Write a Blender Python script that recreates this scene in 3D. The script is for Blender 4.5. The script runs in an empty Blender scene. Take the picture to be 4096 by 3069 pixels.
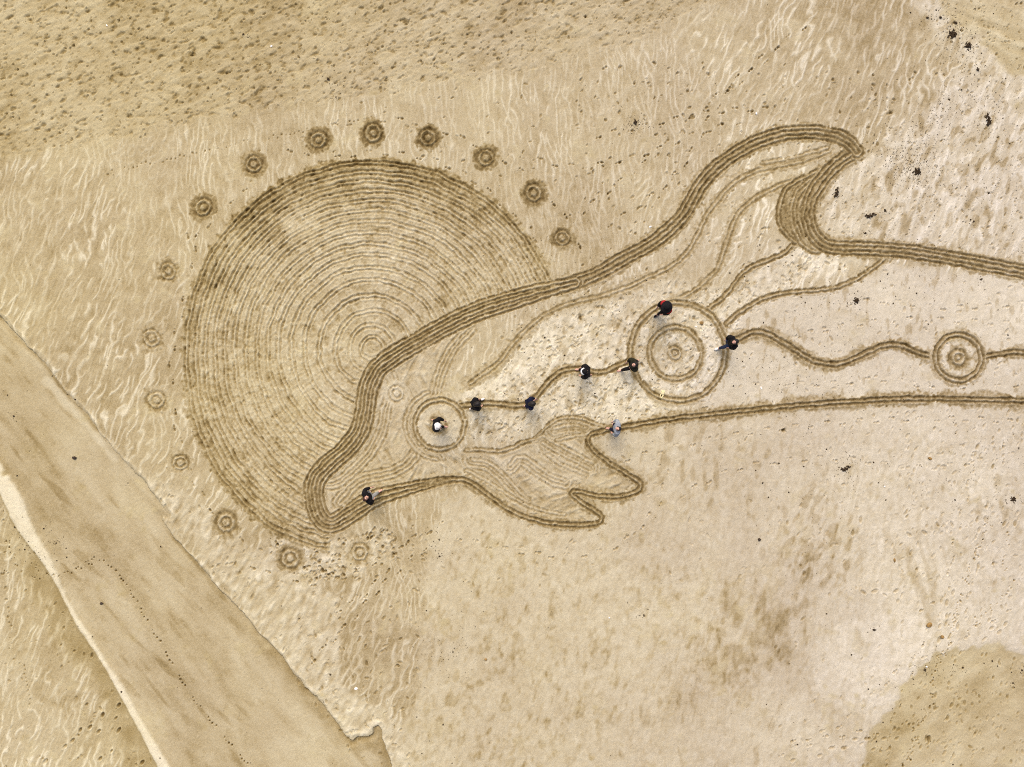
import bpy, bmesh, math, random
import numpy as np
from mathutils import Vector, Matrix, Quaternion

R = math.radians
scene = bpy.context.scene
# ------------------------------------------------------------------ camera, sky, sun, exposure
PX = 97.5                      # photograph pixels per metre on the sand
CU, CV = 2048.0, 1534.5        # photograph centre
CAM_H = 29.0
cam_d = bpy.data.cameras.new("camera")
cam = bpy.data.objects.new("camera", cam_d)
scene.collection.objects.link(cam)
cam.location = (0, 0, CAM_H)
cam.rotation_euler = (0, 0, 0)
cam_d.sensor_width = 36.0
cam_d.lens = 36.0 * CAM_H / (4096 / PX)
cam_d.clip_end = 3000
scene.camera = cam

world = bpy.data.worlds.new("World")
scene.world = world
world.use_nodes = True
wn = world.node_tree.nodes
wl = world.node_tree.links
bg = wn["Background"]
sky = wn.new("ShaderNodeTexSky")
sky.sky_type = 'NISHITA'
sky.sun_disc = False
sky.sun_elevation = R(56)
sky.sun_rotation = R(-12)
sky.dust_density = 6.0
sky.air_density = 0.6
sky.ozone_density = 0.3
wl.new(sky.outputs[0], bg.inputs[0])
bg.inputs[1].default_value = 0.15

sun_d = bpy.data.lights.new("sun", 'SUN')
sun_d.energy = 0.75
sun_d.angle = R(40)
sun_d.color = (1.0, 0.96, 0.90)
sun = bpy.data.objects.new("sun", sun_d)
scene.collection.objects.link(sun)
# light comes from the top of the picture (+Y), 56 degrees up
sd = Vector((-math.sin(R(12)) * math.cos(R(56)), math.cos(R(12)) * math.cos(R(56)), math.sin(R(56))))
sun.rotation_euler = (-sd).to_track_quat('-Z', 'Y').to_euler()
sun.location = sd * 60

scene.view_settings.view_transform = 'Standard'
scene.view_settings.look = 'None'
scene.view_settings.exposure = 0.42
scene.view_settings.gamma = 1.0
scene.render.engine = 'CYCLES'
scene.cycles.max_bounces = 4
scene.cycles.use_denoising = False
scene.cycles.filter_width = 1.0

rng = np.random.default_rng(7)
random.seed(7)
COL = scene.collection

# ------------------------------------------------------------------ small helpers
def wxy(u, v):
    return ((u - CU) / PX, (CV - v) / PX)

def crop(x0, y0, sc):
    return lambda pts: [(x0 + sc * a, y0 + sc * b) for a, b in pts]
D = crop(0, 0, 1.8526)
C1 = crop(700, 400, 0.7243)
C2 = crop(2500, 400, 0.7241)
C3 = crop(1100, 1300, 0.7233)
C6 = crop(2996, 1300, 0.4973)
C8 = crop(0, 1200, 0.6035)
C9 = crop(0, 2069, 0.6035)
C10 = crop(800, 2069, 0.6036)
C12 = crop(2996, 2069, 0.6034)
CT = crop(2048, 0, 0.9259)
CL = crop(0, 0, 0.9259)

def tag(o, label=None, cat=None, group=None, kind=None):
    if label: o["label"] = label
    if cat: o["category"] = cat
    if group: o["group"] = group
    if kind: o["kind"] = kind
    return o

def link(name, me, mat=None, parent=None):
    o = bpy.data.objects.new(name, me)
    COL.objects.link(o)
    if mat and me is not None and len(me.materials) == 0:
        me.materials.append(mat)
    if parent: o.parent = parent
    return o

def empty(name, loc):
    o = bpy.data.objects.new(name, None)
    COL.objects.link(o)
    o.location = loc
    o.empty_display_size = 0.2
    return o

# ------------------------------------------------------------------ the ground grid (photograph pixels -> metres)
STEP = 3.5
MARG = 70
def axis(lo, hi):
    core = np.arange(lo - MARG, hi + MARG + STEP, STEP)
    g, s, x = [], STEP, 0.0
    while x < 40000:
        s *= 1.15
        x += s
        g.append(x)
    g = np.array(g)
    return np.concatenate([(core[0] - g)[::-1], core, core[-1] + g])
U1 = axis(0, 4096)
V1 = axis(0, 3069)
NC, NR = len(U1), len(V1)
U, V = np.meshgrid(U1.astype(np.float32), V1.astype(np.float32))
SH = (NR, NC)
fy = np.fft.fftfreq(NR)[:, None] / STEP
fx = np.fft.rfftfreq(NC)[None, :] / STEP

def noise(lx, ly=None, ang=0.0, seed=0, octv=1):
    """smooth noise, mean 0 std 1; lx along the direction ang (degrees, picture, clockwise from right), ly across"""
    if ly is None: ly = lx
    g = np.random.default_rng(seed + 1000)
    out = None
    for k in range(octv):
        w = g.standard_normal(SH, dtype=np.float32)
        F = np.fft.rfft2(w)
        c, s = math.cos(R(ang)), math.sin(R(ang))
        a = fx * c + fy * s
        b = -fx * s + fy * c
        sc = 0.5 ** k
        F *= np.exp(-2 * (math.pi ** 2) * ((a * lx * sc) ** 2 + (b * ly * sc) ** 2))
        n = np.fft.irfft2(F, s=SH).astype(np.float32)
        n /= n.std()
        out = n if out is None else out + n * 0.5 ** k
    return out / out.std()

def blur(a, sig):
    F = np.fft.rfft2(a.astype(np.float32))
    F *= np.exp(-2 * (math.pi ** 2) * (fx ** 2 + fy ** 2) * sig * sig)
    return np.fft.irfft2(F, s=SH).astype(np.float32)

def ss(e0, e1, x):
    t = np.clip((x - e0) / (e1 - e0), 0, 1)
    return t * t * (3 - 2 * t)

def poly(pts):
    m = np.zeros(SH, np.float32)
    P = np.array(pts + [pts[0]], float)
    for j in range(NR):
        y = V1[j] + 0.01
        y0, y1 = P[:-1, 1], P[1:, 1]
        k = (y0 > y) != (y1 > y)
        if not k.any(): continue
        xs = np.sort(P[:-1, 0][k] + (y - y0[k]) / (y1[k] - y0[k]) * (P[1:, 0][k] - P[:-1, 0][k]))
        for q in range(0, len(xs) - 1, 2):
            i0, i1 = np.searchsorted(U1, xs[q:q + 2])
            m[j, i0:i1] = 1
    return m

def spline(pts, step=8.0, closed=False):
    P = np.array(pts, float)
    n = len(P)
    out = []
    for i in range(n if closed else n - 1):
        if closed:
            p0, p1, p2, p3 = P[(i - 1) % n], P[i], P[(i + 1) % n], P[(i + 2) % n]
        else:
            p1, p2 = P[i], P[i + 1]
            p0 = P[i - 1] if i > 0 else 2 * p1 - p2
            p3 = P[i + 2] if i + 2 < n else 2 * p2 - p1
        m = max(2, int(np.linalg.norm(p2 - p1) / step))
        for t in np.linspace(0, 1, m, endpoint=False):
            out.append(0.5 * ((2 * p1) + (-p0 + p2) * t + (2 * p0 - 5 * p1 + 4 * p2 - p3) * t * t + (-p0 + 3 * p1 - 3 * p2 + p3) * t ** 3))
    out.append(P[0] if closed else P[-1])
    return np.array(out)

def field(curve, maxd):
    """signed distance (positive to the right hand of travel in the picture) and arc length around a curve"""
    d = np.full(SH, 1e6, np.float32)
    s = np.zeros(SH, np.float32)
    L = 0.0
    for a, b in zip(curve[:-1], curve[1:]):
        ln = float(np.hypot(*(b - a)))
        if ln < 1e-6: continue
        x0, x1 = min(a[0], b[0]) - maxd, max(a[0], b[0]) + maxd
        y0, y1 = min(a[1], b[1]) - maxd, max(a[1], b[1]) + maxd
        i0, i1 = np.searchsorted(U1, [x0, x1]); j0, j1 = np.searchsorted(V1, [y0, y1])
        if i1 <= i0 or j1 <= j0:
            L += ln; continue
        uu = U1[None, i0:i1] - a[0]; vv = V1[j0:j1, None] - a[1]
        tx, ty = (b - a) / ln
        t = np.clip(uu * tx + vv * ty, 0, ln)
        ex, ey = uu - t * tx, vv - t * ty
        dd = np.sqrt(ex * ex + ey * ey)
        sg = np.where(tx * vv - ty * uu >= 0, 1.0, -1.0)
        w = d[j0:j1, i0:i1]
        k = dd < np.abs(w)
        w[k] = (dd * sg)[k]
        s[j0:j1, i0:i1][k] = (L + t + 0 * dd)[k]
        L += ln
    return d, s

# noises used everywhere
n_f = noise(3.0, seed=1)            # crumbs
n_f2 = noise(2.2, seed=61)
n_s = noise(8, seed=2)
n_m = np.clip(noise(26, seed=3, octv=3), -1.9, 1.9)
n_l = noise(120, seed=4, octv=3)
n_x = noise(420, seed=5, octv=2)

hbig = np.zeros(SH, np.float32)     # metres, wide forms
hdet = np.zeros(SH, np.float32)     # metres, surface relief
tone = np.zeros(SH, np.float32)     # 0 wet dark sand .. 1 dry pale sand; furrows and prints carry painted shade too
ochre = np.zeros(SH, np.float32)    # 0 greyish .. 1 ochre sand
reg = np.zeros(SH, np.int16)        # which object a face belongs to

def put(m, t=None, h=None):
    global tone, hdet
    if t is not None: tone = tone * (1 - m) + t * m
    if h is not None: hdet = hdet * (1 - m) + h * m

# ------------------------------------------------------------------ zones of sand
z_pit = ss(0.15, 0.85, blur(poly(D([(-80, -80), (1620, -80), (1540, 20), (1350, 95), (1120, 150), (900, 195), (720, 215), (560, 240), (400, 270), (200, 305), (60, 330), (-80, 340)])), 60) + 0.08 * n_m)
z_bot = poly(D([(925, 1170), (960, 1075), (1030, 1055), (1100, 1110), (1200, 1140), (1300, 1130), (1390, 1060), (1290, 960), (1340, 925), (1800, 870), (2400, 850), (2400, 1900), (700, 1900), (850, 1640), (905, 1500), (915, 1350)]))
z_bot = ss(0.2, 0.8, blur(z_bot, 28) + 0.16 * n_m + 0.05 * n_s) * (1 - ss(0.5, 0.9, blur(z_bot, 70)) * 0) 
z_rgt = ss(0.25, 0.75, blur(poly(D([(1500, 880), (1480, 730), (1580, 680), (1680, 640), (1760, 630), (1930, 570), (2400, 610), (2400, 860), (1800, 868)])), 30) + 0.12 * n_m)
z_int = ss(0.2, 0.8, blur(poly(D([(990, 850), (1060, 790), (1130, 710), (1240, 660), (1400, 640), (1480, 590), (1560, 640), (1620, 560), (1700, 525), (1900, 560), (1700, 620), (1600, 690), (1550, 760), (1560, 850), (1450, 880), (1340, 920), (1200, 905), (1100, 955), (1010, 965)])), 35) + 0.12 * n_m)
z_str = ss(0.2, 0.8, blur(poly(D([(1760, 430), (1850, 350), (1890, 330), (1940, 260), (2030, 200), (2090, 150), (2000, 50), (1950, -60), (2400, -60), (2400, 600), (1900, 520), (1780, 505)])), 45) + 0.15 * n_m)
z_bnk = ss(0.25, 0.75, blur(poly(D([(290, 1020), (420, 1075), (540, 1180), (640, 1215), (740, 1300), (735, 1420), (730, 1470), (860, 1560), (900, 1700), (760, 1700), (620, 1430), (500, 1290), (400, 1160)])), 22) + 0.15 * n_m)
z_low = ss(0.2, 0.8, blur(poly(D([(560, 1160), (700, 1170), (840, 1130), (880, 1200), (720, 1255), (640, 1250)])), 22) + 0.15 * n_m)

# rippled sand: wandering pale crests
def crests(per, ang, seed, wdt):
    out = 0
    for k in range(2):
        aa = R(ang + (7 if k else -6))
        ph = (U * math.sin(aa) - V * math.cos(aa)) / per + 0.15 * noise(13, 9, ang, seed + 10 * k) + 0.6 * noise(60, 45, ang, seed + 10 * k + 1)
        fr_ = ph - np.round(ph)
        on = ss(-0.5, 0.7, noise(26, 8, ang, seed + 10 * k + 2))
        out = np.maximum(out, np.exp(-(fr_ / (wdt * (0.75 + 0.45 * on))) ** 2) * on)
    return out
gate = 0.55 + 0.45 * ss(-1.2, 0.6, noise(60, seed=21))
cr_a = crests(23, 86, 11, 0.115)     # upright crests in the middle
cr_b = crests(32, 109, 212, 0.125)      # crests leaning right (left and right sides)
wob = ss(-0.25, 0.5, (U - 2500) / 1500 + 0.15 * n_l) + ss(0.1, -0.4, (U - 900) / 900 - (V - 900) / 1700 + 0.15 * n_l)
wob = np.clip(wob, 0, 1)
cr = (cr_a * (1 - wob) + cr_b * wob) * gate
fine = noise(11, 2.4, 84, 14) * (1 - wob) + noise(12, 2.4, 110, 15) * wob
tone[:] = 0.575 + 0.022 * n_x + 0.018 * n_l + 0.015 * n_m + 0.014 * n_s + 0.018 * n_f
tone += (0.29 + 0.06 * wob) * cr - 0.03 + 0.02 * fine
hdet[:] = 0.013 * cr + 0.0035 * fine + 0.0022 * n_f + 0.003 * n_m
ochre[:] = np.clip(0.55 - (U - 1800) / 6500 + 0.08 * n_l, 0, 1)

# pitted sand: countless small dents, drawn out up to the right
q1 = noise(6.5, 3.8, -22, 31); q2 = noise(4.5, 3.4, -15, 32); q3 = noise(16, 5.0, -24, 33)
pits = np.clip(q1 - 0.85, 0, 1.4) + 0.9 * np.clip(q2 - 1.15, 0, 1.2)
fade = ss(1.0, 0.35, (V + 0.19 * U - 500) / 420 + 0.1 * n_m)
ph = -0.034 * pits * (0.4 + 0.6 * fade) + 0.006 * q3 + 0.004 * q2 + 0.003 * n_f
pt = 0.535 - 0.13 * pits * (0.35 + 0.65 * fade) + 0.03 * q3 + 0.025 * n_x + 0.03 * n_l + 0.02 * n_s
put(z_pit, pt, ph)
ochre += z_pit * ss(1900, 300, U + V) * 0.45

# bottom and right: smooth pale sand with brown damp blotches
def blotch(thr, lx, ly, ang, seed, soft=0.5):
    return ss(thr, thr + soft, noise(lx, ly, ang, seed, 3) + 0.30 * noise(10, 6, 100, seed + 5))
sm_h = 0.0025 * n_f + 0.004 * n_m + 0.003 * noise(10, 3, 95, 41)
bl1 = blotch(0.2, 14, 8, 105, 42, 2.2) * ss(0.0, 1.2, blur(poly(D([(950, 1250), (1050, 1180), (1300, 1200), (1560, 1330), (1560, 1500), (1300, 1560), (1100, 1700), (880, 1700), (930, 1450)])), 80) * 2 + 0.3 * n_l)
bl2 = blotch(-0.5, 26, 15, 115, 52, 1.9) * ss(0.15, 0.7, blur(poly(D([(1500, 1430), (1480, 1300), (1560, 1230), (1650, 1240), (1680, 1060), (1730, 1060), (1830, 1130), (1840, 1200), (1760, 1300), (1730, 1400), (1620, 1450), (1560, 1500)])), 42) + 0.1 * n_m)
bl3 = blotch(1.0, 24, 9, 94, 62, 1.8) * ss(1700, 2400, U + 0.25 * V) * ss(1650, 1800, V)
pale = 0.70 + 0.06 * ss(2600, 3900, U) + 0.03 * n_l + 0.018 * n_s + 0.012 * n_f
stk = blotch(0.3, 34, 6, 97, 46, 1.6) * ss(0.1, 0.8, blur(poly(D([(1560, 1000), (1900, 960), (2000, 1100), (1900, 1330), (1700, 1600), (1480, 1640), (1400, 1400), (1600, 1250)])), 70) + 0.15 * n_l)
smg = ss(-0.6, 1.4, noise(70, 45, 110, 47, 3)) * ss(0.1, 0.9, blur(poly(D([(1000, 1230), (1250, 1230), (1400, 1330), (1620, 1230), (1760, 1330), (1640, 1520), (1300, 1600), (1000, 1650)])), 80))
CQ = crop(2048, 1532, 1.6139)
rag = 0.10 * n_m + 0.09 * noise(9, 5, 100, 48) + 0.06 * n_s
def stain(pts, sig): return ss(0.15, 0.85, blur(poly(CQ(pts)), sig * 1.7) + 2.2 * rag)
mn = np.maximum(stain([(515, 530), (610, 505), (650, 535), (745, 530), (725, 620), (705, 695), (670, 700), (655, 640), (610, 665), (560, 620), (530, 585)], 16), np.maximum(stain([(452, 662), (500, 645), (590, 645), (605, 690), (590, 742), (530, 735), (480, 705)], 14), 0.8 * stain([(380, 765), (420, 732), (475, 780), (430, 815)], 14)))
mn = np.maximum(mn, 0.7 * stain([(780, 830), (830, 780), (900, 830), (880, 900), (770, 900)], 22))
vst = ss(0.0, 1.1, noise(14, 6, 120, 49) + 0.3 * n_s) * ss(0.2, 0.7, blur(poly(CQ([(700, 330), (740, 240), (800, 240), (850, 340), (880, 450), (800, 510), (720, 500), (660, 440)])), 26))
fan = ss(0.3, 1.3, noise(60, 7, 72, 50) + 0.2 * n_s) * ss(0.2, 0.8, blur(poly(CQ([(930, 380), (1050, 350), (1110, 540), (1060, 620), (1000, 560)])), 22))
sd1 = ss(0.2, 1.2, noise(20, 8, 96, 44) + 0.2 * n_s) * ss(0.2, 0.8, blur(poly(CQ([(360, 100), (520, 90), (540, 300), (440, 320), (330, 200)])), 25))
sd2 = ss(0.0, 1.2, noise(40, 26, 60, 45, 3)) * ss(0.2, 0.8, blur(poly(CQ([(1120, 300), (1200, 240), (1400, 280), (1400, 450), (1180, 460)])), 22))
tb = pale - 0.16 * bl1 - 0.05 * bl2 - 0.12 * bl3 - 0.05 * stk - 0.04 * smg + 0.022 * noise(7, 4, 100, 43) - 0.17 * mn * ss(-1.3, 1.0, noise(22, 10, 105, 57, 2) + 0.3 * n_s) - 0.17 * vst - 0.14 * fan - 0.16 * sd1 - 0.16 * sd2
tb = tb + 0.07 * ss(0.25, 0.7, blur(poly(CQ([(740, 620), (1000, 560), (1060, 640), (960, 760), (900, 830), (760, 800)])), 50))
put(z_bot, tb, sm_h)
tr = 0.775 + 0.03 * n_l + 0.02 * n_s + 0.012 * n_f - 0.20 * blotch(1.1, 17, 6, 92, 72, 0.9)
put(z_rgt, tr, sm_h)
ochre -= 0.22 * z_bot * ss(2000, 3600, U) + 0.22 * z_rgt
ochre += 0.18 * bl2 * z_bot + 0.12 * bl1 * z_bot

# inside the dolphin: pale trampled sand
tram = noise(5.5, 4, 70, 81); tram2 = noise(12, 6, 105, 82)
ti = 0.82 + 0.05 * n_l + 0.05 * tram2 - 0.10 * np.clip(tram - 0.9, 0, 1) + 0.03 * n_s - 0.22 * blotch(0.8, 14, 7, 105, 83, 1.0) + 0.12 * cr_b * gate
hi = 0.006 * tram2 - 0.02 * np.clip(tram - 0.9, 0, 1.2) + 0.004 * n_f + 0.006 * n_s
put(z_int, ti, hi)
# top right: dry streaks
st = noise(22, 8, 113, 91, 2)
te = 0.69 + 0.13 * ss(-0.6, 0.7, st) - 0.24 * ss(0.5, 1.4, noise(16, 8, 112, 92) + 0.4 * n_s) + 0.13 * cr_b * gate + 0.02 * n_s
put(z_str, te, 0.006 * st + 0.009 * cr_b + 0.003 * n_f)
ochre -= 0.12 * z_str
# ochre hollow in the far top corner
z_cor = 0.8 * ss(0.2, 0.8, blur(poly(D([(1990, -80), (2040, 30), (2120, 100), (2200, 160), (2400, 190), (2400, -80)])), 26) + 0.22 * n_m + 0.06 * n_s)
put(z_cor, 0.56 + 0.14 * ss(-0.2, 1.0, noise(40, 9, 20, 95)) + 0.03 * n_s, 0.012 * noise(40, 9, 20, 95) + 0.003 * n_f)
ochre += 0.5 * z_cor
# bank beside the channel and the churned sand under the sun
rough = noise(11, 4.5, 118, 101)
put(z_bnk, 0.70 + 0.07 * rough + 0.03 * n_s + 0.03 * n_l, 0.006 * rough + 0.004 * n_f)
put(z_low, 0.66 + 0.06 * tram + 0.05 * n_s, 0.010 * tram - 0.012 * np.clip(tram2 - 0.8, 0, 1) + 0.005 * n_f)

# ------------------------------------------------------------------ the channel, the pale sand ridge beside it, the damp corner
ch_edge = C8([(-200, -130), (0, 110), (120, 250), (300, 420), (440, 610), (560, 740), (700, 920), (840, 1090), (950, 1200), (1050, 1330), (1130, 1440)]) + \
          C9([(1060, 0), (1160, 140), (1280, 270), (1430, 450), (1540, 560)]) + \
          C10([(270, 620), (380, 760), (540, 920), (620, 1040), (760, 1190), (870, 1320), (960, 1450), (1010, 1490)])
inlet = C10([(1010, 1490), (1030, 1465), (1075, 1460), (1120, 1450), (1145, 1440), (1150, 1395), (1180, 1382), (1200, 1400), (1215, 1480), (1240, 1540), (1262, 1600), (1275, 1700), (1400, 2100)])
rd_r = C8([(-220, 880), (-100, 980), (0, 1080), (50, 1150), (110, 1250), (160, 1330), (190, 1430), (215, 1490)]) + \
       C9([(190, 0), (240, 110), (320, 240), (390, 390), (440, 520), (510, 650), (600, 780), (700, 950), (830, 1140), (900, 1270), (1000, 1440), (1130, 1657), (1400, 2100)])
rd_l = C8([(-220, 900), (-60, 1180), (0, 1275), (60, 1400)]) + \
       C9([(70, 0), (130, 100), (200, 190), (300, 320), (375, 450), (450, 600), (515, 725), (605, 855), (690, 985), (800, 1180), (880, 1330), (960, 1480), (1050, 1657), (1300, 2100)])
m_ch = poly(ch_edge + inlet[1:] + rd_r[::-1])
m_rd = poly(rd_r + rd_l[::-1])
m_ch = (blur(m_ch, 6) + 0.09 * n_m + 0.10 * n_s > 0.5).astype(np.float32)
m_rd = (blur(m_rd, 4) + 0.08 * n_m + 0.10 * n_s > 0.5).astype(np.float32) * (1 - m_ch)
c_edge = spline(ch_edge + inlet[1:], 8)
d_e, s_e = field(c_edge, 160)
d_rl, s_rl = field(spline(rd_l, 8), 420)
cn = noise(90, 14, 52, 111, 2)
tch = 0.565 + 0.045 * ss(-1, 1, noise(220, 70, 50, 112)) + 0.03 * n_l + 0.02 * cn - 0.10 * ss(1.1, 2.2, noise(40, 9, 48, 113)) + 0.015 * noise(150, 22, 50, 117) + 0.025 * noise(30, 16, 48, 118, 2) - 0.05 * ss(1.0, 1.8, noise(18, 8, 50, 114)) + 0.012 * n_f
e_n = d_e + 5 * n_m + 2 * n_s
mch = blur(m_ch, 6)
put(mch, tch, 0.0022 * n_f + 0.0025 * cn)
# bank foot: dark line, then a narrow pale lip on the bank
in_ch = m_ch > 0.5
foot = np.exp(-((np.abs(d_e) - 9) / 9.0) ** 2) * in_ch * ss(-0.4, 0.6, noise(120, 120, 0, 115) + 0.2)
tone -= 0.17 * foot
hbig -= 0.08 * ss(0.0, 1.0, blur(m_ch, 26)) + (0.035 + 0.03 * n_l) * m_ch * ss(30, 4, np.abs(d_e))
lip = np.exp(-((np.abs(d_e) - 10 - 6 * n_m) / 8.0) ** 2) * (~in_ch) * (np.abs(d_e) < 100)
tone += 0.10 * lip
hbig += 0.03 * lip
# lower part of the bank foot is broader and damper
put(in_ch * ss(85, 12, np.abs(d_e) + 9 * n_m) * ss(2380, 2600, V) * 0.8, 0.42 + 0.03 * n_s)
# pale strip inside the channel beside the bank foot
pst = C8([(300, 540), (440, 690), (560, 830), (700, 1000), (760, 1060)])
dp, sp_ = field(spline(pst, 8), 40)
put(ss(20, 2, np.abs(dp) + 5 * n_m + 2 * n_s) * in_ch * 0.85, 0.78 + 0.02 * n_s)
# pale ridge and the darker sand on its far side
rr = blur(m_rd, 3)
put(rr, 0.93 + 0.02 * n_s + 0.02 * n_m, 0.003 * n_f)
hbig += 0.08 * blur(m_rd, 7)
lft = (d_rl > 0) & (d_rl < 900) & (m_rd < 0.5)
side = ((U < np.interp(V, [p[1] for p in rd_l], [p[0] for p in rd_l])) & (V > 1900)).astype(np.float32)
dist_l = np.where(np.abs(d_rl) < 1e5, np.abs(d_rl), 420)
damp = side * (np.exp(-(dist_l / 7.0) ** 2) * 0.8 + ss(135, 20, dist_l + 10 * n_m + 12 * noise(24, 10, 112, 116)) * ss(1980, 2330, V))  # darker band along the ridge's far edge, fading outward
damp = np.clip(damp, 0, 1)
put(damp * 0.85, 0.45 + 0.03 * n_m, 0.003 * n_f)  # darker band on the ridge's far side
ochre += 0.35 * damp
tone += side * 0.09 * (1 - damp) * ss(160, 320, dist_l + 30 * n_m)

dm_e = C12([(700, 1800), (730, 1657), (765, 1580), (790, 1480), (830, 1400), (890, 1335), (950, 1260), (1000, 1190), (1035, 1110), (1090, 1045), (1150, 985), (1200, 950), (1218, 890), (1245, 880), (1280, 892), (1280, 940), (1330, 895), (1385, 850), (1420, 888), (1470, 840), (1540, 855), (1620, 840), (1700, 862), (1760, 900), (1823, 912), (2100, 930), (2100, 2000), (900, 2000)])
m_dm = poly(dm_e)
mdm = ss(0.25, 0.75, blur(m_dm, 11) + 0.12 * n_s + 0.13 * n_m)
m_dm = (mdm > 0.5).astype(np.float32)
td = 0.47 + 0.16 * ss(2950, 4000, 0.55 * U + 0.55 * V + 40 * n_m) - 0.05 * ss(60, 20, 0 * U + 200) + 0.025 * n_l + 0.015 * n_s + 0.02 * noise(30, 8, 140, 121) + 0.045 * noise(60, seed=122, octv=3) + 0.02 * n_m
put(mdm, td, 0.0025 * n_f + 0.004 * n_m)
hbig -= 0.03 * ss(0, 1, blur(m_dm, 16))
ochre += mdm * (0.15 + 0.42 * ss(3600, 4700, U + 0.35 * V))

# ------------------------------------------------------------------ prints
def stamp(u, v, a, b, ang, depth, dt, lip=0.25, skew=0.0):
    """a dent: half axes a (along ang) and b, a lip of pushed-up sand round it"""
    r = max(a, b) * 1.9
    i0, i1 = np.searchsorted(U1, [u - r, u + r]); j0, j1 = np.searchsorted(V1, [v - r, v + r])
    if i1 - i0 < 2 or j1 - j0 < 2: return
    uu = U1[None, i0:i1] - u; vv = V1[j0:j1, None] - v
    c, s = math.cos(R(ang)), math.sin(R(ang))
    x = (uu * c + vv * s) / a; y = (-uu * s + vv * c) / b
    q = np.sqrt(x * x + y * y)
    q = q + 0.15 * n_s[j0:j1, i0:i1]
    k = ss(1.05, 0.55, q) * (1 + skew * x)
    rim = np.exp(-((q - 1.3) / 0.28) ** 2)
    hdet[j0:j1, i0:i1] += (-depth * k + depth * lip * rim).astype(np.float32)
    dt *= 1.45
    tone[j0:j1, i0:i1] += (-dt * k + 0.25 * dt * rim).astype(np.float32)  # dent darkened, rim paled: damp sand plus shade painted into the colour

def prints_in(m, count, depth, dt, a=(8, 13), b=(4, 6), ang=None):
    js, is_ = np.nonzero((m > 0.5))
    if len(js) == 0: return
    for k in rng.integers(0, len(js), count):
        an = rng.uniform(0, 180) if ang is None else rng.normal(ang, 25)
        stamp(U1[is_[k]], V1[js[k]], rng.uniform(*a), rng.uniform(*b), an, depth * rng.uniform(0.5, 1.3), dt * rng.uniform(0.3, 1.3), 0.3, rng.uniform(-0.5, 0.5))

core = (U > 0) & (U < 4096) & (V > 0) & (V < 3069)
prints_in(z_int * core, 520, 0.035, 0.11)
prints_in(z_int * core, 350, 0.028, 0.10, (4, 7), (3, 5))
prints_in(z_rgt * core, 90, 0.03, 0.12)
prints_in(z_bot * core * (V < 2350), 150, 0.02, 0.09)
prints_in(z_bot * core * (U > 3100), 140, 0.02, 0.09, ang=110)
prints_in(z_bot * core * (U > 3600) * (V < 2500), 130, 0.025, 0.12, ang=115)
prints_in(z_low * core, 220, 0.045, 0.14, (5, 11), (4, 6))
prints_in(z_str * core, 330, 0.035, 0.15, (4, 9), (3, 5))
prints_in(z_str * core, 350, 0.03, 0.10, (3.5, 5), (3, 4))
prints_in(z_pit * core * (fade > 0.4), 600, 0.035, 0.085, (4, 7), (3, 4.5), ang=-25)
prints_in(z_pit * core * (fade > 0.7), 170, 0.05, 0.16, (3.5, 5), (3, 4.5))
rip = core * (1 - z_pit) * (1 - z_bot) * (1 - z_int) * (1 - z_rgt) * (1 - z_str) * (1 - mch) * (U > 560)
prints_in(rip * (V < 1500) * (U > 1200) * (V > 330), 210, 0.035, 0.16, (6, 10), (3.5, 5.5), ang=-20)
prints_in(rip * (U > 2300) * (V > 250) * (V < 1000), 190, 0.04, 0.16, (5, 10), (3.5, 6))
prints_in(z_bnk * core, 90, 0.03, 0.1)
prints_in(rip * (V > 2100) * (U > 1200), 120, 0.03, 0.11)
prints_in(side * core * (V > 2000), 60, 0.03, 0.14, (5, 10), (3, 5))
prints_in(mdm * core, 150, 0.022, 0.10, (7, 12), (4, 6), ang=110)

def walk(pts, stride=62, depth=0.045, dt=0.22):
    c = spline(pts, 6)
    acc, sgn = 0.0, 1
    for a, b in zip(c[:-1], c[1:]):
        acc += float(np.hypot(*(b - a)))
        if acc >= stride * rng.uniform(0.85, 1.15):
            acc = 0.0
            t = (b - a) / (np.hypot(*(b - a)) + 1e-6)
            n_ = np.array([-t[1], t[0]]) * 8 * sgn; sgn = -sgn
            an = math.degrees(math.atan2(t[1], t[0])) + 9 * sgn + rng.normal(0, 6)
            q = a + n_
            k = rng.uniform(0.5, 1.2)
            stamp(q[0] + t[0] * 6, q[1] + t[1] * 6, 8.5, 5.0, an, depth * k, dt * k, 0.3, 0.4)
            stamp(q[0] - t[0] * 7, q[1] - t[1] * 7, 5.0, 4.2, an, depth * k, dt * k, 0.3)

def trail(pts, a=4.5, depth=0.04, dt=0.30):
    for (u, v) in pts: stamp(u, v, a, a * 0.9, 0, depth, dt, 0.15)
trail(C9([(615, 270), (650, 290), (680, 290), (710, 325), (730, 335), (760, 358), (785, 392), (795, 413), (808, 425), (832, 450), (858, 492), (863, 515), (876, 537), (905, 562), (928, 610), (931, 636), (947, 665), (972, 688), (1005, 752), (1013, 779), (1034, 803), (1057, 825), (1094, 902), (1101, 926), (1118, 955), (1137, 973), (1183, 1056), (1188, 1080), (1202, 1105), (1221, 1121), (1273, 1201), (1280, 1224), (1299, 1245), (1323, 1259), (1376, 1331), (1383, 1355), (1402, 1371), (1427, 1387), (1484, 1465), (1492, 1487), (1511, 1502), (1533, 1516), (1588, 1585), (1597, 1610), (1613, 1625), (1636, 1638)]))
trail(C9([(615, 270), (600, 285), (575, 295), (560, 300), (580, 315), (600, 318), (510, 335), (495, 345), (530, 345), (590, 350), (465, 375), (440, 365), (420, 372), (390, 390), (360, 380), (310, 375), (255, 355), (235, 335), (240, 320), (30, 355), (45, 358), (55, 372), (25, 370), (230, 400), (262, 410), (100, 315), (115, 320), (40, 160), (65, 172), (60, 200)]), 4.0)
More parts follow.
